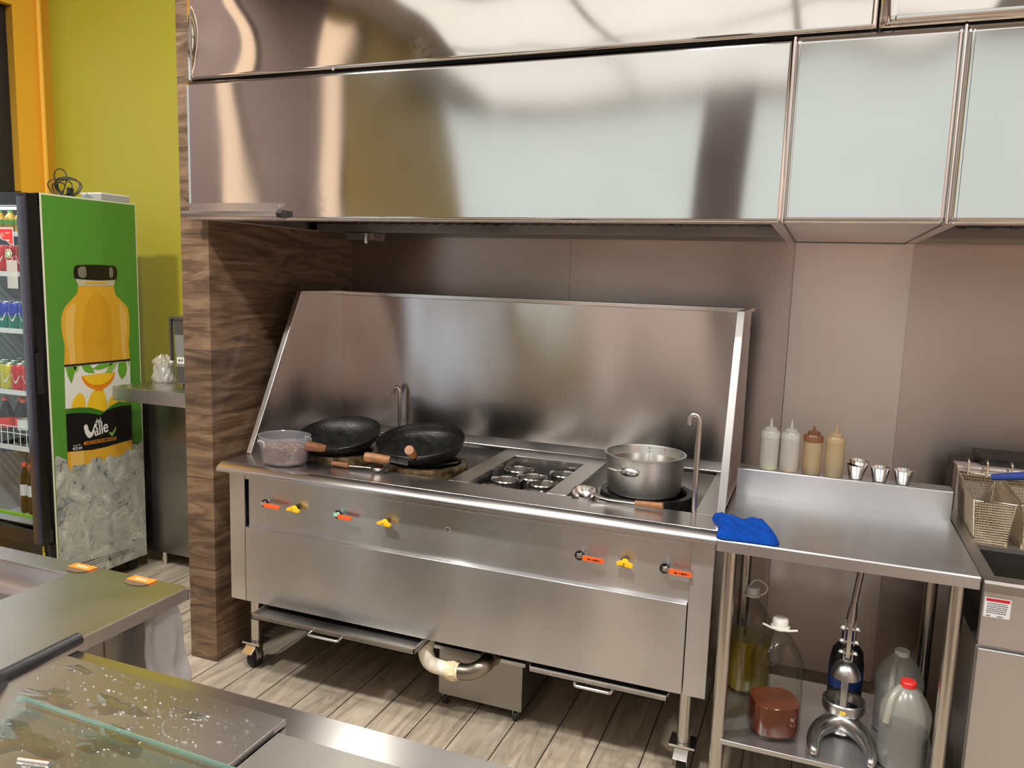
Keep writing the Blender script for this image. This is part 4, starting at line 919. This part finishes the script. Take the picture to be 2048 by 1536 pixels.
poly(smooth([(-.728, 1.28), (-.715, 1.325), (-.690, 1.350), (-.670, 1.340), (-.680, 1.29), (-.688, 1.20), (-.684, 1.12), (-.690, 1.077), (-.718, 1.077), (-.716, 1.13), (-.728, 1.2)], (7, 8)), 14, 3)
poly(smooth([(-.396, 1.29), (-.41, 1.33), (-.432, 1.345), (-.436, 1.29), (-.432, 1.18), (-.430, 1.12), (-.424, 1.074), (-.402, 1.074), (-.408, 1.15), (-.396, 1.22)], (6, 7)), 14, 3)
poly(smooth([(-.62, 1.34), (-.56, 1.40), (-.50, 1.34), (-.485, 1.2), (-.49, 1.075), (-.64, 1.075), (-.645, 1.2)], (4, 5)), 15, 3)
poly([(-.667, 1.462), (-.660, 1.441), (-.652, 1.430), (-.462, 1.430), (-.452, 1.462)], 5, 3)
poly([(-.62, 1.44), (-.50, 1.44), (-.50, 1.447), (-.62, 1.447)], 2, 4)
cap = [(-.673, 1.508), (-.666, 1.517), (-.649, 1.522), (-.567, 1.526), (-.474, 1.524), (-.449, 1.519), (-.442, 1.501), (-.445, 1.470), (-.452, 1.458), (-.560, 1.455), (-.672, 1.462), (-.676, 1.485)]
poly(smooth(cap, (8, 10)), 3, 4); poly(smooth([(-.650, 1.510), (-.615, 1.514), (-.615, 1.470), (-.650, 1.472)]), 13, 5); poly(smooth([(-.485, 1.513), (-.467, 1.510), (-.467, 1.474), (-.485, 1.470)]), 13, 5)
poly([(-.744, 1.076), (-.385, 1.070), (-.387, .846), (-.546, .841), (-.749, .861)], 4, 4)
poly([(-.746, 1.082), (-.384, 1.078), (-.384, 1.069), (-.745, 1.073)], 3, 6)
for pts, mi in (([(-.738, 1.071), (-.73, 1.03), (-.713, .993), (-.698, 1.03), (-.682, 1.070)], 6), ([(-.658, 1.070), (-.645, 1.045), (-.620, 1.033), (-.587, 1.030), (-.60, 1.055), (-.612, 1.070)], 6), ([(-.70, 1.070), (-.685, 1.04), (-.675, 1.055), (-.67, 1.07)], 7),
                ([(-.600, 1.050), (-.57, 1.042), (-.533, 1.046), (-.50, 1.056), (-.481, 1.068), (-.56, 1.069)], 6), ([(-.53, 1.026), (-.51, 1.018), (-.497, 1.021), (-.475, 1.045), (-.462, 1.068), (-.50, 1.066)], 7), ([(-.455, 1.066), (-.459, 1.02), (-.439, .983), (-.415, 1.0), (-.405, 1.03), (-.409, 1.067)], 6), ([(-.40, 1.067), (-.395, 1.04), (-.388, 1.067)], 7)):
    poly(pts, mi, 5)
poly(smooth([(-.661, 1.023), (-.56, 1.025), (-.475, 1.022), (-.485, .995), (-.500, .975), (-.537, .954), (-.577, .950), (-.615, .963), (-.645, .988)], (0, 2)), 9, 5)
poly(smooth([(-.655, 1.022), (-.56, 1.024), (-.480, 1.021), (-.50, .993), (-.54, .975), (-.58, .973), (-.62, .985)], (0, 2)), 8, 6)
poly(smooth([(-.718, .886), (-.706, .922), (-.685, .943), (-.668, .946), (-.652, .932), (-.645, .907), (-.648, .872), (-.69, .878)]), 8, 5)
poly(smooth([(-.637, .871), (-.621, .922), (-.595, .952), (-.573, .955), (-.545, .946), (-.532, .904), (-.528, .860), (-.546, .843), (-.60, .862)]), 8, 6)
poly([(-.59, .955), (-.575, .963), (-.55, .955), (-.545, .944), (-.592, .946)], 9, 7)
poly([(-.527, .864), (-.510, .901), (-.483, .926), (-.43, .93), (-.40, .90), (-.39, .862), (-.45, .852)], 8, 5)
poly([(-.751, .885), (-.682, .882), (-.620, .873), (-.546, .844), (-.505, .865), (-.46, .880), (-.43, .872), (-.387, .868), (-.387, .845), (-.513, .850), (-.572, .827), (-.628, .846), (-.749, .860)], 11, 7)
poly([(-.749, .862), (-.70, .860), (-.628, .848), (-.600, .840), (-.572, .829), (-.54, .842), (-.513, .851), (-.45, .856), (-.387, .852), (-.391, .681), (-.55, .673), (-.622, .674), (-.750, .689)], 3, 8)
poly([(-.750, .690), (-.622, .675), (-.55, .674), (-.391, .682), (-.392, .55), (-.752, .55)], 2, 7)
poly([(-.735, .688), (-.665, .680), (-.665, .56), (-.735, .56)], 14, 8)
poly([(CY0+.008, .074), (CY0+.008, .655), (-.812, .678), (-.801, .683), (-.78, .668), (-.757, .656), (-.743, .594), (-.722, .621), (-.68, .615), (-.639, .613), (-.624, .634), (-.574, .632), (-.565, .604), (-.53, .633), (-.493, .614), (-.451, .615), (-.419, .641), (-.388, .624), (-.391, .660), (-.359, .648), (-.335, .664), (CY1-.006, .66), (CY1-.006, .074)], 12, 9)
def TM(y0, z0, ang, layer): return Matrix.Translation((lay(layer), y0, z0)) @ Matrix.Rotation(R(ang), 4, 'X') @ Matrix(((0, 0, 1, 0), (1, 0, 0, 0), (0, 1, 0, 0), (0, 0, 0, 1)))
g.cm = 4
# brand lettering: a big brush-like V, then "alle", small "del" above
poly([(-.662, .790), (-.655, .797), (-.646, .799), (-.640, .789), (-.636, .770), (-.626, .757), (-.618, .760), (-.607, .785), (-.598, .803), (-.586, .803), (-.588, .790), (-.604, .757), (-.618, .737), (-.632, .731), (-.644, .738), (-.655, .757)], 4, 10)
g.text('alle', .084, TM(-.606, .736, 7, 10) @ Matrix.Diagonal((.74, 1, 1, 1)), bold=.0010, shear=.08, space=.96)
g.text('del', .036, TM(-.600, .790, 6, 10) @ Matrix.Diagonal((.8, 1, 1, 1)), bold=.0005, shear=.1, space=.95)
g.cm = 7; g.face([(lay(11), a, b) for a, b in [(-.527, .743), (-.513, .737), (-.509, .731), (-.499, .745), (-.484, .762), (-.486, .747), (-.496, .731), (-.509, .718), (-.520, .731)]])
g.cm = 10; pl = []
for k_ in range(9): a = pi/2+pi*k_/8; pl.append((-.657+.0085*cos(a), .7115+.0085*sin(a)))
for k_ in range(9): a = -pi/2+pi*k_/8; pl.append((-.490+.0085*cos(a), .7045+.0085*sin(a)))
g.face([(lay(9), a, b) for a, b in pl])
g.cm = 3; g.text('NÉCTAR DE MANGO', .0175, TM(-.653, .706, -2.2, 10), bold=.0004)
g.cm = 4; g.text('CONT. NET.', .0075, TM(-.722, .709, -2, 10)); g.text('413 ml', .021, TM(-.725, .691, -2, 10), bold=.0003, space=.85)
g.cm = 3
for row in range(3):
    yy = -.72+row*.012
    z_ = .150-row*.010
    while yy < (-.44 if row == 0 else -.405):
        w_ = .004+.010*rnd.random(); hh = .006 if (row == 0 and yy < -.64) else .0032
        a = (yy+.72)*-.06; g.face([(lay(10), yy, z_+a), (lay(10), yy+w_, z_+a), (lay(10), yy+w_, z_+a+hh), (lay(10), yy, z_+a+hh)]); yy += w_+.003
g.build('side_advert', GM, ck, merge=False)
# door
df = MB(); dy0, dy1 = -.888, -.832
df.box(LX, CX+.001, dy0, dy1, 1.765, 1.815).box(LX, CX+.001, dy0, dy1, .29, .355).box(LX, LX+.05, dy0, dy1, .355, 1.765)
df.box(CX-.056, CX+.001, dy0, dy1, .355, 1.765)
dfo = df.build('door_frame', 'cooler_black', ck, bevel=.003)
MB().prism([(CX-.054, dy0-.001), (CX-.030, dy0-.010), (CX-.008, dy0-.010), (CX-.001, dy0-.001)], 'z', .30, 1.80).build('door_trim', 'cooler_frame', dfo, bevel=.001)
MB().box(CX-.001, CX+.004, -.878, -.846, .965, 1.145).build('door_handle', 'black_matte', dfo, bevel=.0015)
MB().box(LX+.05, CX-.056, -.868, -.863, .355, 1.765).build('door_glass', 'cooler_glass', dfo)
MB().box(CX-.052, CX-.046, CY0+.001, CY0+.010, .36, 1.74).box(LX+.046, LX+.052, CY0+.001, CY0+.01, .36, 1.74).box(LX+.06, CX-.06, CY0+.005, CY0+.025, 1.752, 1.762).build('led_strip', 'led', ck)
SH = [1.655, 1.482, 1.232, .955, .700, .385]
for i, z in enumerate(SH[:5]):
    s_ = MB().box(LX+.04, CX-.056, CY0+.012, CY0+.018, z-.018, z+.004)
    for j in range(14): s_.box(LX+.04, CX-.056, CY0+.03+j*.033, CY0+.036+j*.033, z-.006, z-.001)
    s_.build('shelf', 'white_shelf', ck)
MB().box(LX+.04, CX-.056, CY0+.012, CY0+.03, .372, .384).build('floor_rail', 'lime_plastic', ck)
wr = MB()
for z in (.792, .762): wr.tube([(LX+.05, CY0+.010, z), (CX-.06, CY0+.010, z)], .002, 6)
for j in range(12): wr.tube([(CX-.085-j*.04, CY0+.010, .700), (CX-.085-j*.04, CY0+.010, .792)], .002, 6)
wr.build('wire_guard', 'white_shelf', ck)
# stickers on the glass
gs = MB().prism([(-1.205, 1.672), (-1.118, 1.672), (-1.118, 1.597), (-1.14, 1.602), (-1.165, 1.617), (-1.18, 1.618), (-1.197, 1.625), (-1.20, 1.640)], 'y', -.8695, -.8685)
gs.cm = 1; gs.prism([(-1.201, 1.666), (-1.122, 1.666), (-1.122, 1.602), (-1.14, 1.607), (-1.165, 1.621), (-1.18, 1.622), (-1.193, 1.629), (-1.196, 1.642)], 'y', -.8703, -.8696)
gs.cm = 0; gs.lathe([(.006, .0003), (.009, .0003)], (-1.183, -.8704, 1.640), 14, MX); gs.box(-1.165, -1.135, -.8708, -.8704, 1.650, 1.6515).box(-1.165, -1.14, -.8708, -.8704, 1.646, 1.6475).box(-1.160, -1.14, -.8708, -.8704, 1.615, 1.621)
gs.build('red_sticker', ['sticker_white', 'label_red'], dfo)
gs = MB().lathe([(0, .0005), (.021, .0005), (.021, 0)], (-1.152, -.869, 1.563), 6, MX); gs.cm = 1; gs.lathe([(.010, .0009), (.016, .0009)], (-1.152, -.869, 1.563), 20, MX)
gs.build('hexagon_sticker', ['paper', 'print_leaf'], dfo)
MB().box(-1.168, -1.105, -.8695, -.8688, 1.415, 1.535).build('paper_note', 'milky_clear', dfo)
for (x_, y_) in ((CX-.05, CY1-.05), (LX+.05, CY1-.05), (CX-.06, CY0+.05), (LX+.05, CY0+.05)):
    MB().lathe([(0, -.014), (.028, -.014), (.031, -.008), (.031, .008), (.028, .014), (0, .014)], (x_, y_, .031), 24, Matrix.Rotation(R(90), 3, 'Y')).box(x_-.017, x_+.017, y_-.02, y_+.02, .058, .0698).build('wheel', 'rubber', ck)
# cans
def can(x, y, z, m1, label, m2=None, group='soda cans in the drinks cooler', white=False):
    t = thing('drink_can', label, 'drink can', (x, y, z), group)
    b = MB(); h = .118; m2 = m2 or m1
    b.lathe([(0, z+.001), (.024, z+.001), (.032, z+.010), (.032, z+h*.5)], (x, y, 0), 20); b.cm = 1; b.lathe([(.032, z+h*.5), (.032, z+h-.012), (.027, z+h-.003)], (x, y, 0), 20)
    mats = [m1, m2]
    if white:
        b.cm = 2; mats.append('paper'); vs = []
        for i in range(9):
            a = R(-125+i*11); zc = z+.055+.018*sin(i*.9); vs += [(x+cos(a)*.0324, y+sin(a)*.0324, zc-.004), (x+cos(a)*.0324, y+sin(a)*.0324, zc+.004+.003*cos(i))]
        b.add(vs, [(2*i, 2*i+2, 2*i+3, 2*i+1) for i in range(8)])
    b.build('wrap', mats, t); MB().lathe([(.027, z+h-.003), (.027, z+h), (.0255, z+h), (.024, z+h-.004), (0, z+h-.004)], (x, y, 0), 20).build('lid', 'can_top', t)
    return t
red = None
cols = [-1.108-.067*i for i in range(7)]; rows = [-.782, -.712, -.642, -.572]
def fill(z, pattern, ncol, nrow, zlab):
    protos = {}
    for i in range(ncol):
        for j in range(nrow):
            key = pattern(i, j); m1, m2, wh, nm = key
            lb = '%s soda can on the %s shelf of the drinks cooler' % (nm, zlab)
            if key not in protos: protos[key] = can(cols[i], rows[j], z, m1, lb, m2, 'cans on the %s cooler shelf' % zlab, wh)
            else: dup(protos[key], (cols[i], rows[j], z))
R1 = ('can_red', 'can_red', True, 'red'); BL = ('can_teal', 'can_blue', True, 'blue and green'); OR = ('can_orange', 'can_orange', True, 'orange')
RD = ('can_red', 'can_red', True, 'bright red'); YL = ('can_yellow', 'can_yellow', True, 'yellow-green'); GR = ('can_green', 'can_green', True, 'green')
fill(SH[1], lambda i, j: R1, 6, 2, 'second'); fill(SH[2], lambda i, j: OR if i == 0 else BL, 6, 3, 'third')
fill(SH[3], lambda i, j: (RD if i < 3 else YL) if j == 0 else GR, 6, 4, 'fourth')
def bottle(x, y, z, liq, capm, label, group, h=.215, r=.032, lab=None):
    t = thing('drink_bottle', label, 'drink bottle', (x, y, z), group)
    MB().lathe([(0, z+.001), (r*.85, z+.001), (r, z+.012), (r*.93, z+h*.35), (r, z+h*.6), (r*.8, z+h*.75), (r*.38, z+h*.90), (r*.36, z+h*.94)], (x, y, 0), 20).build('bottle', liq, t)
    MB().lathe([(r*.46, z+h*.93), (r*.46, z+h), (0, z+h)], (x, y, 0), 16).build('cap', capm, t)
    if lab: MB().lathe([(r*1.005, z+h*.36), (r*.97, z+h*.40), (r*1.0, z+h*.58)], (x, y, 0), 20).build('label', lab, t)
    return t
gA = 'soft drink bottles on the fifth cooler shelf'
for i, (l_, c_, lab_, nm) in enumerate((('clear_pet', 'cap_yellow', 'print_leaf2', 'yellow'), ('clear_pet', 'cap_green', 'print_leaf2', 'green'), ('clear_pet', 'cap_red', 'paper', 'pink-red'), ('cola', 'cap_red', 'label_red', 'dark red'), ('cola', 'cap_red', 'label_red', 'red'))):
    f_ = bottle(-1.105-.06*i, -.780+.03*(i % 2), SH[4], l_, c_, 'soft drink bottle with %s cap behind the wire guard of the cooler' % nm, gA, lab=lab_)
    dup(f_, (-1.105-.06*i, -.700+.03*(i % 2), SH[4]))
gB = 'cola bottles at the bottom of the cooler'
for i in range(4):
    f_ = bottle(-1.10-.048*i, -.782, SH[5], 'cola', 'cap_red', ['glass cola bottle by the door edge at the cooler bottom', 'second glass cola bottle from the door edge', 'third glass cola bottle from the door edge', 'fourth glass cola bottle from the door edge'][i], gB, h=.235, r=.022, lab='sticker_white')
for i in range(4): bottle(-1.14-.09*i, -.60, SH[5], 'cola', 'cap_red', 'large cola bottle with red label at the cooler bottom', 'large cola bottles at the cooler bottom', h=.30, r=.043, lab='label_red')
for i in range(4): bottle(-1.13-.065*i, -.77, SH[0], 'print_juice', 'cap_green', 'small orange juice bottle on the top cooler shelf', 'juice bottles on the top cooler shelf', h=.095, r=.026, lab='print_leaf')
# things on top of the cooler
cb = MB(); rr = random.Random(11)
for k_ in range(6):
    c0 = Vector((-1.10+rr.uniform(-.05, .05), -.60+rr.uniform(-.03, .03), CT+.003)); ra = rr.uniform(.035, .06); rz_ = rr.uniform(.030, .050); an = rr.uniform(-.5, .9); pts = []
    if k_ == 2: ra, rz_ = .022, .062
    for i in range(20):
        a = 2*pi*i/20; pts.append(c0+Vector((cos(an)*cos(a)*ra, sin(an)*cos(a)*ra+.01*sin(2*a), rz_+sin(a)*rz_+.002)))
    cb.tube(pts, .0026, 8, closed=True)
cb.tube([(-1.105, -.60, CT+.006), (-1.095, -.60, CT+.045)], .014, 8)
o = cb.build('cable_coil', 'tubing_black'); single(o, 'loosely coiled black cable on top of the drinks cooler', 'cable', (-1.10, -.6, CT+.002))
t = thing('flat_box', 'flat pale cardboard box on top of the drinks cooler', 'box', (-1.07, -.42, CT+.001))
MB().box(-1.14, -1.015, -.51, -.35, CT+.0015, CT+.032).build('carton', 'paper_grey', t, bevel=.0015)
MB().box(-1.141, -1.014, -.511, -.349, CT+.026, CT+.035).build('lid', 'paper', t, bevel=.001)

# ------------------------------------------------------------------ rear counter with machine
rc = thing('rear_counter', 'steel counter between the cooler and the wooden partition', 'counter', (-.5, -.3, 0))
MB().box(-.878, -.132, -.612, -.004, .918, .982).build('worktop', 'steel_counter', rc, bevel=.003)
MB().box(-1.095, -.132, -.27, -.02, .072, .917).build('cabinet', 'steel_dull', rc, bevel=.002)
for (x_, y_) in ((-.965, -.245), (-.18, -.245), (-.965, -.05), (-.18, -.05)):
    MB().lathe([(0, 0), (.008, 0), (.009, .004), (.013, .025), (.016, .035), (.016, .0715), (0, .0715)], (x_, y_, 0), 16).build('foot', 'chrome', rc)
mc = thing('counter_machine', 'grey countertop machine half hidden by the wooden partition', 'appliance', (-.45, -.3, .982))
MB().prism([(-.662, 1.296), (-.640, .995), (-.25, .995), (-.25, 1.296)], 'y', -.46, -.15).build('housing', 'machine_grey', mc, bevel=.003)
MB().box(-.672, -.24, -.472, -.14, 1.292, 1.303).box(-.672, -.664, -.472, -.455, 1.10, 1.292).build('lid', 'machine_dark', mc, bevel=.001)
MB().box(-.652, -.26, -.464, -.459, 1.225, 1.285).build('front_slot', 'machine_dark', mc)
MB().box(-.638, -.26, -.468, -.459, 1.00, 1.075).build('lower_panel', 'machine_dark', mc)
MB().box(-.62, -.28, -.45, -.17, .983, .995).build('base_plate', 'black_plastic', mc)
sk = MB().box(-.640, -.54, -.4625, -.4605, 1.088, 1.118); sk.cm = 1
MT = Matrix.Translation((-.615, -.4628, 1.096)) @ Matrix.Rotation(R(90), 4, 'X'); sk.text('P', .02, MT, bold=.0006)
for k_ in range(3):
    a = k_*pi/3; dx, dz = cos(a)*.009, sin(a)*.009; sk.tube([(-.626-dx, -.4628, 1.103-dz), (-.626+dx, -.4628, 1.103+dz)], .0012, 6)
sk.build('brand_sticker', ['paper', 'ink_black'], mc)
bg = MB()
bx, by = -.80, -.38
rr = random.Random(5)
def bagf(u, v):
    a = 2*pi*u; prof = [.052, .060, .058, .055, .052, .048, .050, .056, .040, .012]; h = v*9; i = min(8, int(h)); r_ = prof[i]+(prof[i+1]-prof[i])*(h-i)
    w = 1+.07*sin(7*a+v*9)+.05*sin(13*a-v*14)
    return (bx+cos(a)*r_*w, by+sin(a)*r_*w*.8, .983+v*.125+.008*sin(5*a)*v)
bg.grid(bagf, 56, 22)
o = bg.build('plastic_bag', 'bag_plastic', ang=180); single(o, 'clear plastic bag of lids on the rear counter', 'plastic bag', (bx, by, .983))
lp_ = MB()
for k_ in range(9): lp_.lathe([(0, 0), (.043, 0), (.045, .003), (.043, .006), (0, .005)], (bx, by, .985+k_*.0095), 28, sy=.8)
o = lp_.build('lid_stack', 'bag_white'); single(o, 'stack of pale plastic lids inside the clear bag', 'lids', (bx, by, .985)); o['kind'] = 'stuff'

# ------------------------------------------------------------------ prep counter at lower left
pc_ = thing('prep_counter', 'steel prep counter with sunken well at the lower left', 'counter', (.3, -2.3, 0))
PX1, PY1, PZ = .869, -2.000, .850
tp = MB().box(.582, PX1, -2.9, PY1, PZ-.004, PZ).box(-.6, .582, -2.056, PY1, PZ-.004, PZ).box(PX1-.004, PX1, -2.9, PY1, PZ-.029, PZ-.004).box(-.6, PX1, PY1-.004, PY1, PZ-.029, PZ-.004)
tp.build('worktop', 'steel_counter', pc_, bevel=.001)
MB().box(.579, .582, -2.9, -2.056, PZ-.13, PZ-.004).box(-.6, .579, -2.059, -2.056, PZ-.13, PZ-.004).box(-.6, .579, -2.9, -2.059, PZ-.133, PZ-.13).build('well', 'steel_counter', pc_)
MB().box(.55, .80, -2.9, -2.03, .08, PZ-.03).box(.55, .803, -2.16, -2.155, .08, PZ-.03).box(.1, .549, -2.85, -2.2, .08, .70).build('cabinet', 'steel_dull', pc_, bevel=.002)
for (x_, y_) in ((.77, -2.13), (.60, -2.13), (.77, -2.8), (.2, -2.5)): MB().tube([(x_, y_, 0), (x_, y_, .08)], .015, 12).build('foot', 'chrome', pc_)
for i, (a, b) in enumerate(((.548, .610), (.722, .786))):
    t = thing('price_tag', ['orange tag at the far edge of the prep counter, left one', 'orange tag at the far edge of the prep counter, right one'][i], 'tag', ((a+b)/2, -2.022, PZ), 'orange tags on the prep counter')
    tgm = MB().box(a, b, -2.028, -2.0045, PZ+.0008, PZ+.0025); tgm.cm = 1
    MTX = Matrix.Translation((a+.016, -2.021, PZ+.0031)) @ Matrix.Rotation(0, 4, 'Z'); xx = a+.016
    for w_, hh in ((.005, .010), (.004, .010), (.006, .010), (.006, .009), (.003, .009)): tgm.box(xx, xx+w_*.35, -2.022, -2.022+hh, PZ+.0026, PZ+.003).box(xx, xx+w_, -2.022+hh*.5, -2.022+hh*.66, PZ+.0026, PZ+.003); xx += w_+.002
    tgm.build('card', ['orange_tag', 'paper'], t)
    s_ = MB(); pts = [((a+b)/2+(b-a)/2*cos(th), -2.028-.018*abs(sin(th))) for th in [pi+pi*q/12 for q in range(13)]]
    s_.prism(pts, 'z', PZ+.0006, PZ+.002).build('clear_tab', 'tag_dark', t)
# plastic sheet hanging at the corner
def sheet(u, v):
    # v along drop, u across
    y = -2.092+.100*u+.012*sin(v*3)*u; z = PZ-.032-.34*v
    return (.832+.006*sin(u*11+v*3)+.004*sin(v*17+u*5)+.012*v, y+.02*v*(u-.2), z)
sh = MB().grid(sheet, 24, 40)
o = sh.build('plastic_sheet', 'bag_white', ang=180, solid=.001)
tip = None
single(o, 'white translucent plastic sheet hanging under the prep counter corner', 'plastic sheet', (.84, -2.02, .5))

# ------------------------------------------------------------------ serving counter in the foreground
sc = thing('serving_counter', 'steel serving counter with wet lid plates in the foreground', 'counter', (1.5, -2.7, 0))
MB().prism([(-2.306, PZ), (-2.318, PZ-.003), (-2.318, PZ-.10), (-2.306-.016, PZ-.10), (-2.42, PZ-.004), (-3.1, PZ-.004), (-3.1, PZ), ], 'x', .905, 2.6).build('edge_strip', 'steel_edge', sc)
MB().box(.93, 2.6, -3.1, -2.335, .08, PZ-.005).build('cabinet', 'wall_taupe', sc)
for (x_, y_) in ((1.0, -2.4), (2.5, -2.4)): MB().tube([(x_, y_, 0), (x_, y_, .08)], .015, 12).build('foot', 'chrome', sc)
MB().prism([(.920, -3.05), (1.3885, -3.05), (1.3885, -2.350), (.918, -2.342)], 'z', PZ+.002, PZ+.012).build('lid_plate', 'steel_counter', sc, bevel=.0015)
MB().prism([(1.392, -3.05), (2.55, -3.05), (2.55, -2.372), (1.392, -2.374)], 'z', PZ+.001, PZ+.004).build('inner_plate', 'steel_dull', sc, bevel=.001)
MB().tube([(.893, -2.292, PZ+.014), (.899, -2.475, PZ+.014)], .0115, 20).build('tube_handle', 'black_plastic', sc)
MB().tube([(.907, -2.455, PZ+.012), (.945, -2.53, PZ+.030)], [.016, .022], 20).build('handle_joint', 'black_plastic', sc)
gl = thing('sneeze_glass', 'loose sheet of clear glass with greenish edge lying over the wet plate', 'glass sheet', (1.3, -2.7, PZ+.02))
GP = [(1.000, -2.4815), (1.7, -2.500), (1.7, -3.0), (1.20, -3.0), (1.04, -2.55), (.990, -2.492)]
MB().prism(GP, 'z', PZ+.020, PZ+.0255).build('pane', 'shield_glass', gl)
MB().tube([(.995, -2.487, PZ+.0228), (1.002, -2.482, PZ+.0228), (1.7, -2.5005, PZ+.0228)], .0030, 6).build('edge', 'glass_edge', gl)
MB().cyl((1.165, -2.60, PZ+.0125), .006, .0075, 16).tube([(1.150, -2.600, PZ+.031), (1.195, -2.590, PZ+.031)], .005, 10).cyl((1.165, -2.60, PZ+.0256), .007, .003, 16).build('spacer', 'chrome', gl)
MB().cyl((1.5, -2.7, PZ+.0045), .006, .0155, 16).build('spacer', 'chrome', gl)
# water: droplets and puddles on the plate
wd = MB(); rr = random.Random(21); zt = PZ+.0121
cl = [(1.00, -2.40, .05, 30), (1.08, -2.37, .04, 26), (1.17, -2.40, .05, 40), (1.24, -2.43, .04, 45), (1.12, -2.48, .06, 60), (1.22, -2.52, .05, 60), (1.33, -2.42, .04, 26), (1.30, -2.48, .04, 30), (1.05, -2.54, .05, 30), (1.32, -2.38, .05, 22), (1.15, -2.56, .06, 50)]
for cx_, cy_, sp_, n_ in cl:
    for _ in range(n_):
        x_ = cx_+rr.gauss(0, sp_); y_ = cy_+rr.gauss(0, sp_*.55)
        if not (.93 < x_ < 1.38 and -2.75 < y_ < -2.352): continue
        s_ = rr.choice([.0009, .0012, .0015, .002, .003]); e_ = rr.uniform(.7, 2.0) if s_ > .0015 else 1
        wd.lathe([(s_, 0), (s_*.85, s_*.42), (s_*.45, s_*.75), (0, s_*.85)], (x_, y_, zt), 8, Matrix.Rotation(rr.uniform(-.6, .6), 3, 'Z'), sx=e_)
for k_ in range(26):
    a = R(60+k_*9); wd.lathe([(.0022, 0), (.0018, .0011), (.0009, .0017), (0, .0018)], (1.285+.055*cos(a), -2.425+.036*sin(a), zt), 8)
for cx_, cy_, ra, rb in ((1.02, -2.45, .055, .018), (1.13, -2.43, .05, .02), (1.20, -2.50, .05, .028), (.985, -2.37, .03, .008), (1.25, -2.40, .03, .01), (1.08, -2.55, .07, .03), (1.19, -2.47, .016, .010)):
    ph = rr.random()*6; pts = []
    for i in range(40):
        a = 2*pi*i/40; m = 1+.28*sin(3*a+ph)+.16*sin(5*a+2*ph)+.08*sin(11*a); pts.append((cx_+cos(a)*ra*m, cy_+sin(a)*rb*m))
    n0 = len(wd.v); vs = [(a, b, zt) for a, b in pts]+[(cx_+(a-cx_)*.94, cy_+(b-cy_)*.94, zt+.0007) for a, b in pts]+[(cx_, cy_, zt+.0008)]
    wd.add(vs, [(i, (i+1) % 40, 40+(i+1) % 40, 40+i) for i in range(40)]+[(40+i, 40+(i+1) % 40, 80) for i in range(40)])
o = wd.build('water_drops', 'water', ang=180, merge=False); single(o, 'water drops and puddles spilled over the lid plate', 'water', (1.15, -2.45, zt)); o['kind'] = 'stuff'
